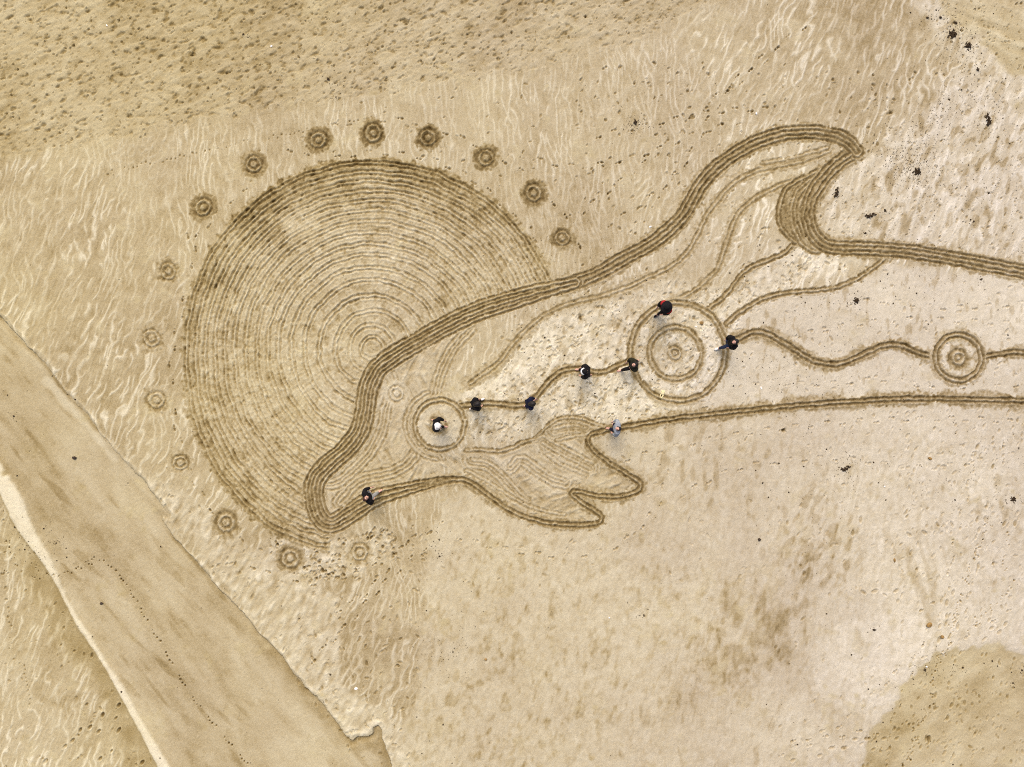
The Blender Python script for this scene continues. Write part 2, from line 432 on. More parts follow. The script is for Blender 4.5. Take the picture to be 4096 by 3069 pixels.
trail(C9([(160, 985), (165, 1010), (160, 1040), (170, 1065), (175, 1090), (180, 1115), (185, 1150), (195, 1180), (200, 1205), (195, 1240), (55, 600), (60, 630), (50, 660), (60, 700), (75, 720), (65, 800), (75, 840), (60, 870), (90, 940), (130, 970)]), 4.5, 0.03, 0.16)
for (x, y) in [(785, 1250), (680, 1312), (770, 1330), (785, 1415), (655, 1420), (480, 1480), (740, 1550), (665, 1600), (945, 1625), (600, 1390), (530, 1410), (430, 1520), (300, 1620)]:
    u, v = C9([(x, y)])[0]
    stamp(u, v, 13, 6.5, -52 + rng.normal(0, 8), 0.05, 0.20, 0.3, 0.4)
tr1 = [(1595, 45), (1560, 105), (1545, 160), (1530, 200), (1515, 240), (1500, 270), (1470, 360), (1440, 400), (1455, 440), (1400, 520), (1390, 560), (1380, 600), (1385, 635), (1370, 660), (1358, 695), (1345, 740), (1335, 780), (1325, 830), (1325, 865), (1300, 900), (1280, 940), (1245, 990), (1230, 1040), (1225, 1100), (1215, 1190), (1210, 1245), (1185, 1290), (1155, 1350), (1110, 1380), (1100, 1420), (1120, 1460), (1090, 1490), (1100, 1520), (1080, 1560), (1065, 1590), (1070, 1620), (1025, 1645)]
t2 = []
for (x, y) in C12(tr1):
    for k in range(3): t2.append((x + rng.normal(0, 7), y + rng.normal(0, 8)))
trail(t2, 4.2, 0.035, 0.22)
tr2 = [(1725, 130), (1720, 170), (1700, 260), (1685, 315), (1705, 350), (1735, 430), (1725, 470), (1705, 500), (1670, 550), (1625, 575), (1610, 605), (1560, 650), (1505, 690), (1490, 725), (1450, 770)]
t2 = []
for (x, y) in C12(tr2):
    for k in range(2): t2.append((x + rng.normal(0, 6), y + rng.normal(0, 8)))
trail(t2, 4.2, 0.035, 0.22)
for (x, y, a) in [(1525, 85, 110), (1515, 15, 100), (1565, 15, 100), (1695, 40, 120), (1765, 40, 110), (1520, 320, 100), (1510, 360, 100), (1355, 500, 110), (1310, 570, 105), (1310, 650, 110), (1265, 720, 110), (1385, 720, 100), (1260, 815, 110), (1610, 735, 150), (1700, 710, 130), (1660, 760, 140), (1565, 805, 140), (1240, 1180, 100), (1235, 1270, 100), (1320, 1330, 100), (1345, 1250, 120), (1200, 1475, 100), (1140, 1530, 110), (830, 1540, 150), (980, 1470, 150), (900, 1470, 170), (785, 1470, 165), (705, 1472, 170), (545, 1530, 165), (630, 1530, 160), (470, 1580, 160), (295, 1610, 160), (1060, 115, 30), (1160, 100, 30), (690, 100, 100), (740, 15, 90), (1345, 45, 60), (1250, 50, 60), (755, 495, 40), (835, 490, 160), (900, 515, 30), (975, 490, 150)]:
    u, v = C12([(x, y)])[0]
    stamp(u, v, 14, 6.5, a, 0.035, 0.13, 0.35, 0.3)
walk(D([(600, 310), (690, 345), (800, 330), (930, 345), (1030, 395), (1110, 470), (1180, 560)]))
walk(D([(650, 290), (760, 265), (880, 262), (1000, 300), (1110, 360), (1200, 440), (1260, 560)]))
walk(D([(1260, 300), (1400, 270), (1560, 240), (1700, 235)])); walk(D([(1100, 330), (1250, 360), (1400, 330), (1500, 290), (1600, 262)]))
walk(D([(1230, 480), (1330, 400), (1420, 330), (1500, 250), (1640, 130), (1760, 40)])); walk(D([(1290, 500), (1400, 430), (1480, 350), (1560, 215), (1700, 90)]))
walk(D([(400, 480), (420, 560), (395, 660), (370, 780), (380, 920), (430, 1060), (520, 1170)])); walk(D([(560, 400), (490, 440), (420, 520)]))
walk(D([(520, 1210), (640, 1260), (760, 1240), (860, 1180), (960, 1130)])); walk(D([(700, 1330), (780, 1290), (850, 1210), (900, 1130)])); walk(D([(650, 1450), (740, 1360), (830, 1260), (920, 1180)]))
walk(D([(960, 1150), (1060, 1180), (1200, 1200), (1330, 1180), (1420, 1090), (1440, 1010)]), dt=0.10); walk(D([(1320, 1000), (1480, 960), (1650, 930), (1850, 910), (2080, 905), (2230, 915)]), dt=0.11); walk(D([(1450, 1080), (1600, 1010), (1800, 990), (2000, 1010), (2200, 980)]), dt=0.09)
walk(D([(1620, 730), (1740, 720), (1850, 700), (1980, 690), (2200, 700)]), dt=0.12); walk(D([(1600, 820), (1760, 830), (1920, 820), (2050, 845), (2200, 830)]), dt=0.11); walk(D([(1800, 660), (1900, 650), (2050, 665), (2220, 655)]), dt=0.10)
walk(D([(1060, 900), (1150, 940), (1260, 900), (1400, 900), (1560, 880)])); walk(D([(1010, 930), (1120, 850), (1240, 830), (1380, 850)])); walk(D([(1150, 760), (1260, 720), (1380, 700), (1480, 640)]))
walk(D([(2110, 950), (2090, 1060), (2060, 1180), (2040, 1290), (1990, 1390), (1950, 1500), (1900, 1640)]), dt=0.14); walk(D([(2180, 930), (2140, 1080), (2100, 1200), (2090, 1300), (2030, 1400)]), dt=0.13); walk(D([(2210, 1310), (2120, 1350), (2030, 1410), (1940, 1450), (1820, 1560), (1700, 1610)]), dt=0.12); walk(D([(1650, 1640), (1800, 1590), (1920, 1580)]), dt=0.12)
t3 = [(u, 600 - 0.215 * (u - 850) + rng.normal(0, 5)) for u in np.arange(430, 1500, 17) if rng.random() < 0.75]
trail(t3, 4.0, 0.03, 0.2)

# ------------------------------------------------------------------ the raked drawing
DOL = []                               # (region id, part name, label)
def track_profile(e, hw=7.6):
    a = np.abs(e)
    g = np.exp(-((a - hw) / 3.9) ** 2)
    r = np.exp(-(e / 3.1) ** 2)
    b = np.exp(-((a - hw - 7.5) / 3.2) ** 2)
    return g, r, b

def rake(pts, offs, t0, depth=0.05, fringe=8.0, rid=None, closed=False, step=8.0, strength=1.0, gd=0.13, hw=8.0, ta=None, tb=None, kf_=None, fr_dt=0.10):
    global reg
    c = spline(pts, step, closed)
    fmax = max(fringe[1]) if isinstance(fringe, tuple) else fringe
    mx = max(abs(o) for o in offs) + 8 + fmax
    d, s = field(c, mx + 30)
    ok = np.abs(d) < 1e5
    if isinstance(fringe, tuple): fringe = np.interp(s, *fringe).astype(np.float32)
    if isinstance(t0, tuple): t0 = np.interp(s, *t0).astype(np.float32)
    dj = d + 1.1 * n_s + 0.5 * n_f2
    G = np.zeros(SH, np.float32); Rg = G.copy(); B = G.copy()
    Ltot = float(np.hypot(*np.diff(c, axis=0).T).sum())
    k_ = np.ones(SH, np.float32)
    if ta: k_ *= ta[1] + (1 - ta[1]) * ss(0, ta[0], s)
    if tb: k_ *= tb[1] + (1 - tb[1]) * ss(0, tb[0], Ltot - s)
    if kf_: k_ *= np.interp(s, *kf_).astype(np.float32)
    for o in offs:
        g, r, b = track_profile(dj - o * k_, hw)
        G = np.maximum(G, g); Rg = np.maximum(Rg, r); B = np.maximum(B, b)
    lo, hi = min(offs) * k_ - 8, max(offs) * k_ + 8
    mid, half = 0.5 * (lo + hi), 0.5 * (hi - lo)
    x = np.abs(dj - mid) - half
    fr = fringe * (1 + 0.35 * n_m)
    m = ss(fr * 1.15, fr * 0.7, x + 2.6 * n_f + 1.8 * n_s) * ok * strength
    edge = ss(2, fr * 1.15, x)
    along = 0.95 + 0.10 * n_s + 0.16 * n_m
    hh = depth * (-1.0 * G * along + 0.42 * Rg + 0.40 * B * (1 - G)) + 0.0055 * n_f + 0.003 * n_s
    tt = t0 + fr_dt * edge - 1.45 * gd * G * along + 0.11 * Rg + 0.07 * B * (1 - G) + 0.06 * n_f + 0.03 * n_m  # furrows darkened: shade painted in on top of the damp sand colour
    put(m, tt, hh)
    if isinstance(rid, list):
        for s0, r_ in rid: reg[(m > 0.5) & (s >= s0)] = r_
    elif rid is not None:
        reg[(m > 0.5)] = rid
    return d, s, m

# paths ---------------------------------------------------------------
head = C1([(2209, 1010), (1950, 1080), (1700, 1158), (1531, 1232)]) + \
       C3([ (815, 82), (665, 168), (568, 245), (520, 340), (503, 440), (485, 545), (452, 618), (395, 688), (300, 772), (235, 842), (215, 910), (222, 985), (238, 1045), (272, 1088), (322, 1098), (385, 1065), (470, 1008), (560, 958), (680, 922), (800, 893), (900, 868), (985, 857), (1050, 862)])
back = C2([(-420, 1050), (-276, 1010), (-130, 950), (0, 875), (135, 803), (240, 722), (318, 645), (372, 555), (422, 470), (495, 385), (595, 308), (715, 240), (840, 198), (965, 180), (1080, 182), (1180, 203), (1245, 240), (1280, 285)])
stalk = C2([(1280, 285), (1212, 325), (1145, 380), (1090, 445), (1042, 515), (1015, 590), (1012, 660), (1035, 730), (1080, 786), (1140, 815), (1250, 822), (1400, 826), (1560, 838), (1720, 862), (1880, 890), (2040, 920), (2204, 952), (2500, 1010)])
flip = C3([(1040, 862), (1110, 890), (1180, 945), (1270, 1008), (1370, 1058), (1480, 1092), (1600, 1106), (1720, 1106), (1785, 1096), (1808, 1072), (1795, 1045), (1740, 1012), (1685, 975), (1645, 942), (1650, 925), (1690, 925), (1760, 943), (1850, 952), (1950, 942), (2008, 918), (2022, 888), (2000, 860), (1930, 815), (1850, 768), (1780, 716), (1737, 660), (1737, 622), (1770, 600), (1860, 580), (1960, 562), (2060, 545)])
belly = flip[-1:] + C3([(2212, 520)]) + C6([(0, 690), (400, 650), (800, 622), (1200, 600), (1600, 597), (2212, 613), (2600, 630)])

m_dol = poly([tuple(p) for p in spline(head, 12)] + [tuple(p) for p in spline(flip, 8)] + [tuple(p) for p in spline(belly, 12)] + [(4500, 1600), (4500, 1170)] + [tuple(p) for p in spline(stalk, 10)[::-1]] + [tuple(p) for p in spline(back, 10)[::-1]])

put(blur(m_dol, 10) * (1 - z_int) * (1 - z_rgt) * 0.8, tone + 0.075 + 0.10 * cr_b)

# --- the sun: sixteen double furrows round one centre, cut off by the dolphin
SC = (1490.0, 1395.0)
du, dv = U - SC[0], V - SC[1]
th = np.arctan2(dv, du)
r0 = np.sqrt(du * du + dv * dv)
kn = np.array([-180, -120, -60, -25, 60, 90, 112, 121, 135, 158, 172, 180])
kf = np.array([1.0, 1.0, 1.0, 1.012, 1.06, 1.085, 1.10, 1.095, 1.067, 1.03, 1.005, 1.0])
sc_f = 1 + (np.interp(np.degrees(th), kn, kf) - 1) * np.clip(r0 / 742, 0, 1)
rs = r0 / sc_f + 2.2 * n_m + 1.0 * n_s
rings = np.array([742, 704, 668, 630, 590, 551, 508, 462, 417, 375, 325, 274, 212, 149, 92, 45], float)
G = np.zeros(SH, np.float32); Rg = G.copy(); B = G.copy()
fresh = 0.80 + 0.2 * ss(1.3, -0.3, np.abs(th + math.pi / 2)) 
soft = np.where((th > 0.4) & (th < 3.05), 0.9, 1.0)
for k, r in enumerate(rings):
    g, q, b = track_profile((rs - r) * 1.0)
    G = np.maximum(G, g); Rg = np.maximum(Rg, q); B = np.maximum(B, b)
fr = 20 + 6 * n_m
m_und = poly(C3([(290, 1085), (385, 1065), (560, 958), (800, 893), (985, 857), (1400, 900), (1400, 1500), (330, 1500), (300, 1160)]))
m_sun = ss(fr, fr * 0.4, rs - 752 + 3 * n_f + 2 * n_s) * (1 - np.maximum(m_dol, m_und))
up = ss(1.5, 0.2, np.abs(th + math.pi / 2 + 0.15)) * ss(560, 760, rs)
lefty = ss(0.9, 0.1, np.abs(np.abs(th) - 2.75)) * ss(420, 600, rs) * 0.5
rim = ss(690, 745, rs)
t_s = 0.615 - 0.17 * up - 0.06 * lefty - (0.07 + 0.10 * ss(0.5, 0.1, np.abs(th - 2.25))) * rim - 0.03 * ss(300, 600, rs) + 0.03 * noise(40, 20, 40, 131) + 0.02 * n_l + 0.035 * n_s + 0.06 * n_f
brk = 0.85 + 0.22 * noise(24, seed=132)
t_s = t_s - 0.125 * G * brk * (1 + 0.55 * up) + 0.13 * (Rg + 0.6 * B * (1 - G)) * soft  # sun furrows carry painted shade as well as their damp tone
h_s = 0.045 * soft * (-G * brk + 0.42 * Rg + 0.38 * B * (1 - G)) + 0.006 * n_f + 0.003 * n_s
put(m_sun, t_s, h_s)
ochre += 0.16 * m_sun
RID_SUN = 100
bounds = 0.5 * (rings[:-1] + rings[1:])
ring_id = np.digitize(-rs, -bounds)        # 0 outermost .. 15 innermost
sel = (m_sun > 0.5)
reg[sel] = (RID_SUN + ring_id[sel]).astype(np.int16)
# heel marks left in the furrows
for k, r in enumerate(rings[:-2]):
    a = rng.uniform(0, 0.3)
    while a < 2 * math.pi:
        for sg in (-7.4, 7.4):
            if rng.random() < 0.6:
                aa = a + rng.normal(0, 0.012) + (0.02 if sg > 0 else 0)
                f = 1 + (np.interp((math.degrees(aa) + 180) % 360 - 180, kn, kf) - 1) * r / 742
                rr_ = (r + sg) * f
                u, v = SC[0] + rr_ * math.cos(aa), SC[1] + rr_ * math.sin(aa)
                i, j = np.searchsorted(U1, u), np.searchsorted(V1, v)
                if 0 < i < NC and 0 < j < NR and reg[j, i] >= RID_SUN:
                    stamp(u, v, rng.uniform(7, 13), rng.uniform(3.2, 4.2), math.degrees(aa) + 90, 0.025, 0.03 + 0.07 * (r > 560) * (0.5 + 0.5 * (math.sin(aa) < 0)), 0.2, rng.uniform(-0.5, 0.5))
        a += rng.normal(78, 8) / r

# --- small circles round the sun
DOTS = [(805, 288, 27, 0.0, "dark raked sand circle straight above the sun, at twelve o'clock"),
        (924, 297, 26, 0.0, "dark raked sand circle above the sun at one o'clock, first right of the top"),
        (1049, 341, 27, 0.02, "dark raked sand circle at the sun's upper right, third from the dolphin's back"),
        (1152, 417, 27, 0.02, "dark raked sand circle at the sun's right, second from the dolphin's back"),
        (1214, 514, 24, 0.05, "smallest dark sand circle, the one closest to the dolphin's back"),
        (687, 302, 27, 0.02, "dark raked sand circle above the sun at eleven o'clock, first left of the top"),
        (548, 355, 27, 0.05, "dark raked sand circle at the sun's upper left, at half past ten"),
        (438, 448, 27, 0.05, "dark raked sand circle left of the sun, lowest of the dark ones"),
        (363, 586, 25, 0.16, "pale raked sand circle left of the sun, highest of the faint ones"),
        (327, 731, 27, 0.18, "faint sand circle farthest left, level with the sun's centre"),
        (337, 864, 27, 0.22, "faintest sand circle left of the sun, just below its centre height"),
        (389, 1000, 24, 0.20, "faint sand circle at the sun's lower left, close above the channel bank"),
        (488, 1129, 30, 0.14, "brown sand circle on the pale bank at the sun's lower left"),
        (627, 1206, 30, 0.13, "brown sand circle below the sun, lowest of all the circles"),
        (777, 1193, 27, 0.20, "faint sand circle just below the dolphin's beak")]
RID_DOT = 150
def rosette(u, v, rad, lift, rid, rings_, t0=0.33, dpt=0.05):
    global reg
    g_ = np.random.default_rng(rid)
    ea, eb = g_.uniform(0, 3.14), g_.uniform(0.0, 0.07)
    rr = np.sqrt((U - u) ** 2 + (V - v) ** 2) * (1 + eb * np.cos(2 * (np.arctan2(V - v, U - u) - ea)))
    rings_ = [(q * g_.uniform(0.93, 1.07), w * g_.uniform(0.85, 1.2), sg_) for (q, w, sg_) in rings_]
    near = rr < rad * 2
    x = rr + 0.8 * n_s + 1.0 * n_f2
    k = rad / 50.0
    G = np.zeros(SH, np.float32); Rg = G.copy()
    for (q, w, sgn) in rings_:
        f = np.exp(-((x - q * k) / (w * k)) ** 2)
        if sgn < 0: G = np.maximum(G, f)
        else: Rg = np.maximum(Rg, f)
    m = ss(rad + 11 + 3 * n_m, rad + 2, x + 2.6 * n_f + 1.5 * n_s) * near
    edge = ss(rad * 0.85, rad * 1.3, x)
    tt = t0 + lift + 0.13 * edge - 0.15 * G + 0.13 * Rg + 0.065 * n_f + 0.03 * n_s  # circle furrows coloured darker: part damp sand, part painted shade
    hh = dpt * (-G + 0.55 * Rg) + 0.006 * n_f
    put(m, tt, hh)
    reg[m > 0.5] = rid
RS = [(36, 5, -1), (28.5, 3.2, 1), (17, 4.6, -1), (10, 3, 1), (4, 3.4, 1)]
for k, (x, y, r, lift, lab) in enumerate(DOTS):
    u, v = x * 1.8526, y * 1.8526
    rosette(u, v, r * 1.8526, lift, RID_DOT + k, RS, dpt=0.05 if lift < 0.1 else 0.04)

# --- loosely raked patches inside the dolphin's head and flipper
def scribble(pm, t0, ang, seed):
    ln = noise(26, 3.6, ang, seed); ln2 = noise(20, 3.6, ang - 55, seed + 1); sel_ = ss(-0.3, 0.3, noise(60, seed=seed + 2))
    w = ln * sel_ + ln2 * (1 - sel_)
    hh = 0.012 * w + 0.006 * n_s + 0.006 * n_f
    tt = t0 + 0.05 * w + 0.03 * n_m + 0.03 * n_s + 0.025 * n_f - 0.12 * np.clip(n_s - 1.6, 0, 1)
    put(ss(0.3, 0.7, blur(pm, 9) + 0.1 * n_s), tt, hh)
p_head = poly(C3([(590, 350), (700, 210), (960, 75), (1060, 40), (1000, 130), (930, 280), (900, 400), (800, 470), (770, 560), (770, 640), (830, 700), (880, 790), (980, 822), (740, 855), (600, 885), (480, 945), (320, 1050), (280, 990), (290, 860), (440, 730), (550, 600)]))
scribble(p_head, 0.61, 118, 141)
p_flip = poly(C3([(900, 760), (1000, 715), (1060, 695), (1230, 705), (1370, 655), (1440, 635), (1540, 535), (1640, 512), (1700, 522), (1860, 568), (1740, 600), (1715, 650), (1830, 770), (1950, 850), (1990, 890), (1900, 930), (1680, 900), (1620, 935), (1700, 1030), (1770, 1070), (1700, 1090), (1480, 1072), (1270, 990), (1110, 865), (980, 822)]))
scribble(p_flip, 0.575, 35, 151)
pm_beak = poly(C3([(300, 880), (420, 780), (470, 800), (400, 870), (360, 950), (310, 1010)]))
put(blur(pm_beak, 10), 0.72 + 0.03 * n_s)

# --- dolphin lines
RID = {}
nid = [10]
def part(name, label=None):
    RID[nid[0]] = (name, label); nid[0] += 1
    return nid[0] - 1
faint = dict(depth=0.030, gd=0.09, fringe=19, fr_dt=0.09)
rid_in = [part("inner_line") for _ in range(9)]
rake(C2([(1130, 285), (1060, 310), (960, 345), (780, 380), (680, 412), (592, 468), (522, 548), (452, 640), (395, 760), (330, 858), (240, 930), (120, 985), (0, 1040)]) + D([(1300, 640), (1235, 655), (1170, 685), (1115, 735), (1075, 785), (1015, 828)]), [0], 0.47, rid=rid_in[0], strength=0.92, **faint)
rake(C2([(1070, 395), (960, 440), (850, 475), (730, 540), (645, 608), (602, 680), (572, 760), (545, 840), (512, 930), (450, 1000), (370, 1060), (290, 1105)]), [0], 0.46, rid=rid_in[1], strength=0.92, **faint)
rake(C2([(940, 785), (880, 845), (785, 888), (700, 922), (640, 970), (590, 1040), (540, 1095), (465, 1150)]), [0], 0.42, depth=0.038, gd=0.12, fringe=9, fr_dt=0.14, rid=rid_in[2])
rake(C2([(1450, 862), (1375, 928), (1285, 988), (1190, 1028), (1080, 1052), (960, 1060), (840, 1076), (740, 1112), (640, 1172), (560, 1240)]), [0], 0.43, depth=0.038, gd=0.12, fringe=9, fr_dt=0.14, rid=rid_in[3])
rake(C3([(1090, 25), (1015, 100), (965, 170), (925, 260), (903, 330), (885, 400)]), [-10, 18], 0.55, rid=rid_in[4], strength=0.85, **faint)
rake(C3([(360, 985), (430, 905), (490, 862), (560, 845), (640, 830), (720, 790), (775, 735), (800, 690)]), [-22, 10], 0.53, rid=rid_in[5], strength=0.9, **faint)
rake(C3([(1060, 692), (1140, 692), (1230, 700), (1310, 682), (1370, 652), (1440, 630), (1490, 580), (1545, 533), (1620, 512), (1700, 522), (1780, 552), (1860, 566)]), [0], 0.49, depth=0.035, gd=0.12, fringe=7, fr_dt=0.14, rid=rid_in[6])
rake(C3([(1300, 780), (1340, 735), (1390, 740), (1460, 790), (1540, 840), (1600, 860)]), [0, 30], 0.60, rid=rid_in[7], strength=0.8, **faint)
rake(C3([(1470, 650), (1490, 700), (1560, 760), (1640, 800), (1720, 830)]), [0], 0.60, rid=rid_in[8], strength=0.8, **faint)

ri2 = [part("inner_line") for _ in range(8)]
lite = dict(depth=0.03, gd=0.11, fringe=8, fr_dt=0.08, strength=0.85)
rake(C3([(545, 330), (510, 440), (490, 545), (457, 618), (400, 690), (305, 775)]), [-64, -92], 0.57, rid=ri2[0], **lite)
rake([(1759 + 138 * math.cos(R(a)), 1701 + 138 * math.sin(R(a))) for a in range(95, 262, 12)], [0, 30], 0.56, rid=ri2[1], **lite)
rake(C3([(1090, 745), (1180, 765), (1260, 825), (1330, 900), (1400, 965)]), [0, 28], 0.56, rid=ri2[2], **lite)
rake(C3([(1480, 655), (1540, 692), (1640, 745), (1740, 795)]), [0, -26], 0.56, rid=ri2[3], **lite)
rake(C3([(1060, 805), (1180, 870), (1310, 955), (1450, 1020), (1600, 1050)]), [0], 0.57, rid=ri2[4], **lite)
rake(C3([(1545, 575), (1640, 556), (1720, 572)]), [0, 24], 0.56, rid=ri2[5], **lite)
rake(C3([(1560, 640), (1640, 620), (1700, 610)]), [0], 0.56, rid=ri2[6], **lite)
rake(C2([(1120, 265), (1000, 300), (880, 330), (760, 350)]), [0], 0.52, rid=ri2[7], **lite)

# the churned tail root
p_stk = poly(C2([(1040, 400), (960, 445), (885, 495), (855, 560), (838, 640), (852, 700), (882, 742), (930, 792), (1010, 805), (1060, 850), (1040, 740), (1000, 620), (1020, 520)]))
rid_root = part("tail_root_patch")
mk = ss(0.3, 0.7, blur(p_stk, 8) + 0.1 * n_s)
lnk = noise(60, 5, 78, 161)
put(mk, 0.42 + 0.07 * lnk + 0.03 * n_s + 0.03 * n_f, 0.02 * lnk + 0.006 * n_f)
reg[mk > 0.5] = rid_root
rake(C2([(1060, 395), (960, 445), (890, 495), (862, 560), (848, 640), (862, 700), (895, 745), (940, 790)]), [0], 0.40, depth=0.04, fringe=9, rid=rid_root)
rake(C2([(1035, 480), (985, 530), (960, 600), (965, 680), (1000, 760), (1050, 800)]), [0, 30, -30], 0.43, depth=0.035, gd=0.11, rid=rid_root)

rid_bel = part("belly_outline"); rid_flp = part("flipper_outline"); rid_stk = part("tail_outline"); rid_bck = part("back_outline"); rid_hd = part("head_outline")
rake(stalk, [-17.5, 17.5], 0.38, depth=0.045, fringe=15, rid=rid_stk, gd=0.12, fr_dt=0.09)
rake(back, [-17.5, 17.5], 0.38, depth=0.045, fringe=14, rid=rid_bck, gd=0.12, fr_dt=0.09)
def plen(p): return float(np.hypot(*np.diff(spline(p, 6), axis=0).T).sum())
LH, LF = plen(head), plen(flip)
rake(head + flip[1:] + belly[1:], [-30, 0, 30], ([0, LH - 300, LH + 60, LH + LF, LH + LF + 400], [0.43, 0.43, 0.39, 0.37, 0.36]), depth=0.05,
     fringe=([0, LH - 300, LH + 60, LH + LF, LH + LF + 300], [9, 9, 16, 17, 23]), rid=[(0, rid_hd), (LH, rid_flp), (LH + LF, rid_bel)], gd=0.13, fr_dt=0.13, step=6,
     ta=(330, 0.58), kf_=([0, LH - 430, LH - 20], [1, 1, 0]))

rid_w = [part("wave_line") for _ in range(3)]
rake(C3([(1030, 452), (1100, 442), (1200, 436), (1300, 446), (1380, 446), (1440, 405), (1490, 345), (1550, 282), (1610, 252), (1680, 246), (1760, 262), (1830, 258), (1900, 226), (1950, 206)]), [0], 0.40, depth=0.045, fringe=15, rid=rid_w[0], fr_dt=0.15, hw=9.0)
rake(C2([(575, 1345), (640, 1312), (700, 1287), (760, 1285), (820, 1310), (900, 1358), (980, 1410), (1060, 1448), (1140, 1462), (1220, 1450), (1300, 1415), (1380, 1377), (1450, 1357), (1520, 1360), (1600, 1390), (1660, 1412), (1715, 1420)]), [0], 0.36, depth=0.045, fringe=20, rid=rid_w[1], fr_dt=0.15, hw=9.0)
rake(C2([(1980, 1424), (2060, 1408), (2130, 1398), (2204, 1396), (2450, 1420)]), [0], 0.36, depth=0.045, fringe=20, rid=rid_w[2], fr_dt=0.15, hw=9.0)

def circ(u, v, rx, ry=None, n=28):
    ry = ry or rx
    return [(u + rx * math.cos(2 * math.pi * k / n), v + ry * math.sin(2 * math.pi * k / n)) for k in range(n)]
rid_eye = part("eye_ring"); rid_eye2 = part("eye_pupil_ring")
put(ss(95, 85, np.sqrt((U - 1759) ** 2 + (V - 1701) ** 2) + 4 * n_m), 0.76 + 0.03 * n_s + 0.02 * n_f, 0.008 * n_s + 0.005 * n_f)
rake(circ(1759, 1701, 99), [0], 0.50, depth=0.042, fringe=10, rid=rid_eye, closed=True, gd=0.12, hw=8.5)
rosette(1752, 1702, 40, 0.20, rid_eye2, [(38, 6, -1), (28, 5, 1), (10, 14, -1)], dpt=0.06)
rid_b1 = part("body_ring"); rid_b2 = part("body_ring"); rid_b3 = part("body_ring")
rake(circ(2713, 1408, 190, 196), [0], 0.44, depth=0.04, fringe=12, rid=rid_b1, closed=True, gd=0.11, fr_dt=0.16, hw=9)
rake(circ(2702, 1414, 104), [0], 0.46, depth=0.038, fringe=13, rid=rid_b2, closed=True, gd=0.11, fr_dt=0.16, hw=9)
rosette(2699, 1414, 36, 0.20, rid_b3, [(38, 5.5, -1), (28, 4, 1), (17, 5, -1), (8, 4, 1)], dpt=0.045)
rid_t1 = part("tail_ring"); rid_t2 = part("tail_ring")
rake(circ(3834, 1432, 92), [0], 0.41, depth=0.045, fringe=15, rid=rid_t1, closed=True, fr_dt=0.15, hw=9)
rosette(3834, 1432, 44, 0.10, rid_t2, [(36, 6, -1), (26, 4, 1), (15, 6, -1), (4, 5, 1)])
rid_h = part("small_head_ring")
rosette(1586, 1575, 44, 0.36, rid_h, [(38, 5, -1), (28, 4, 1), (17, 5, -1), (8, 4, 1)], dpt=0.035)
# prints trodden across the finished lines
for p, st_ in ((head, 55), (back, 60), (stalk, 65), (flip, 70), (belly, 70)):
    c = spline(p, 8)
    acc = 0
    for a, b in zip(c[:-1], c[1:]):
        acc += np.hypot(*(b - a))
        if acc > st_ * rng.uniform(0.5, 1.5):
            acc = 0
            n_ = np.array([-(b - a)[1], (b - a)[0]]); n_ /= (np.hypot(*n_) + 1e-6)
            q = a + n_ * rng.choice([-7.4, 7.4]) + n_ * (rng.choice([-30, 0, 30]) if p is head else (rng.choice([-17, 17]) if p in (back, stalk) else 0))
            stamp(q[0], q[1], rng.uniform(6, 11), 3.4, math.degrees(math.atan2(*(b - a)[::-1])), 0.012, 0.03, 0.2)

# ------------------------------------------------------------------ fade the relief out far from the shore, build the meshes
win = ss(900, 120, np.maximum(np.maximum(-U, U - 4096), np.maximum(-V, V - 3069)))
far = 1 - win
H = (hbig + hdet) * win
tone = np.clip(tone * win + 0.6 * far, 0.03, 1.05)
ochre = np.clip(ochre * win + 0.3 * far, 0, 1.2)
# ground regions for the plain sand
base = reg == 0
reg[base & (m_ch > 0.5)] = 2
reg[base & (m_rd > 0.5)] = 3
reg[base & (m_dm > 0.5)] = 4
reg[base & (z_pit > 0.5) & (reg == 0)] = 1
X = ((U - CU) / PX).astype(np.float32); Y = ((CV - V) / PX).astype(np.float32)
xs_, ys_ = (U1 - CU) / PX, (CV - V1) / PX
gx = np.gradient(H, axis=1) / np.gradient(xs_)[None, :]
gy = np.gradient(H, axis=0) / np.gradient(ys_)[:, None]
NRM = np.stack([-gx, -gy, np.ones_like(H)], -1)
NRM /= np.linalg.norm(NRM, axis=-1, keepdims=True)
VV = np.stack([X, Y, H], -1).reshape(-1, 3).astype(np.float32)
NRM = NRM.reshape(-1, 3).astype(np.float32)
TN = tone.reshape(-1).astype(np.float32); OC = ochre.reshape(-1).astype(np.float32)
jj, ii = np.meshgrid(np.arange(NR - 1), np.arange(NC - 1), indexing='ij')
a_ = (jj * NC + ii).reshape(-1)
QUADS = np.stack([a_ + NC, a_ + NC + 1, a_ + 1, a_], -1)      # counter-clockwise seen from above
FREG = reg[:-1, :-1].reshape(-1)

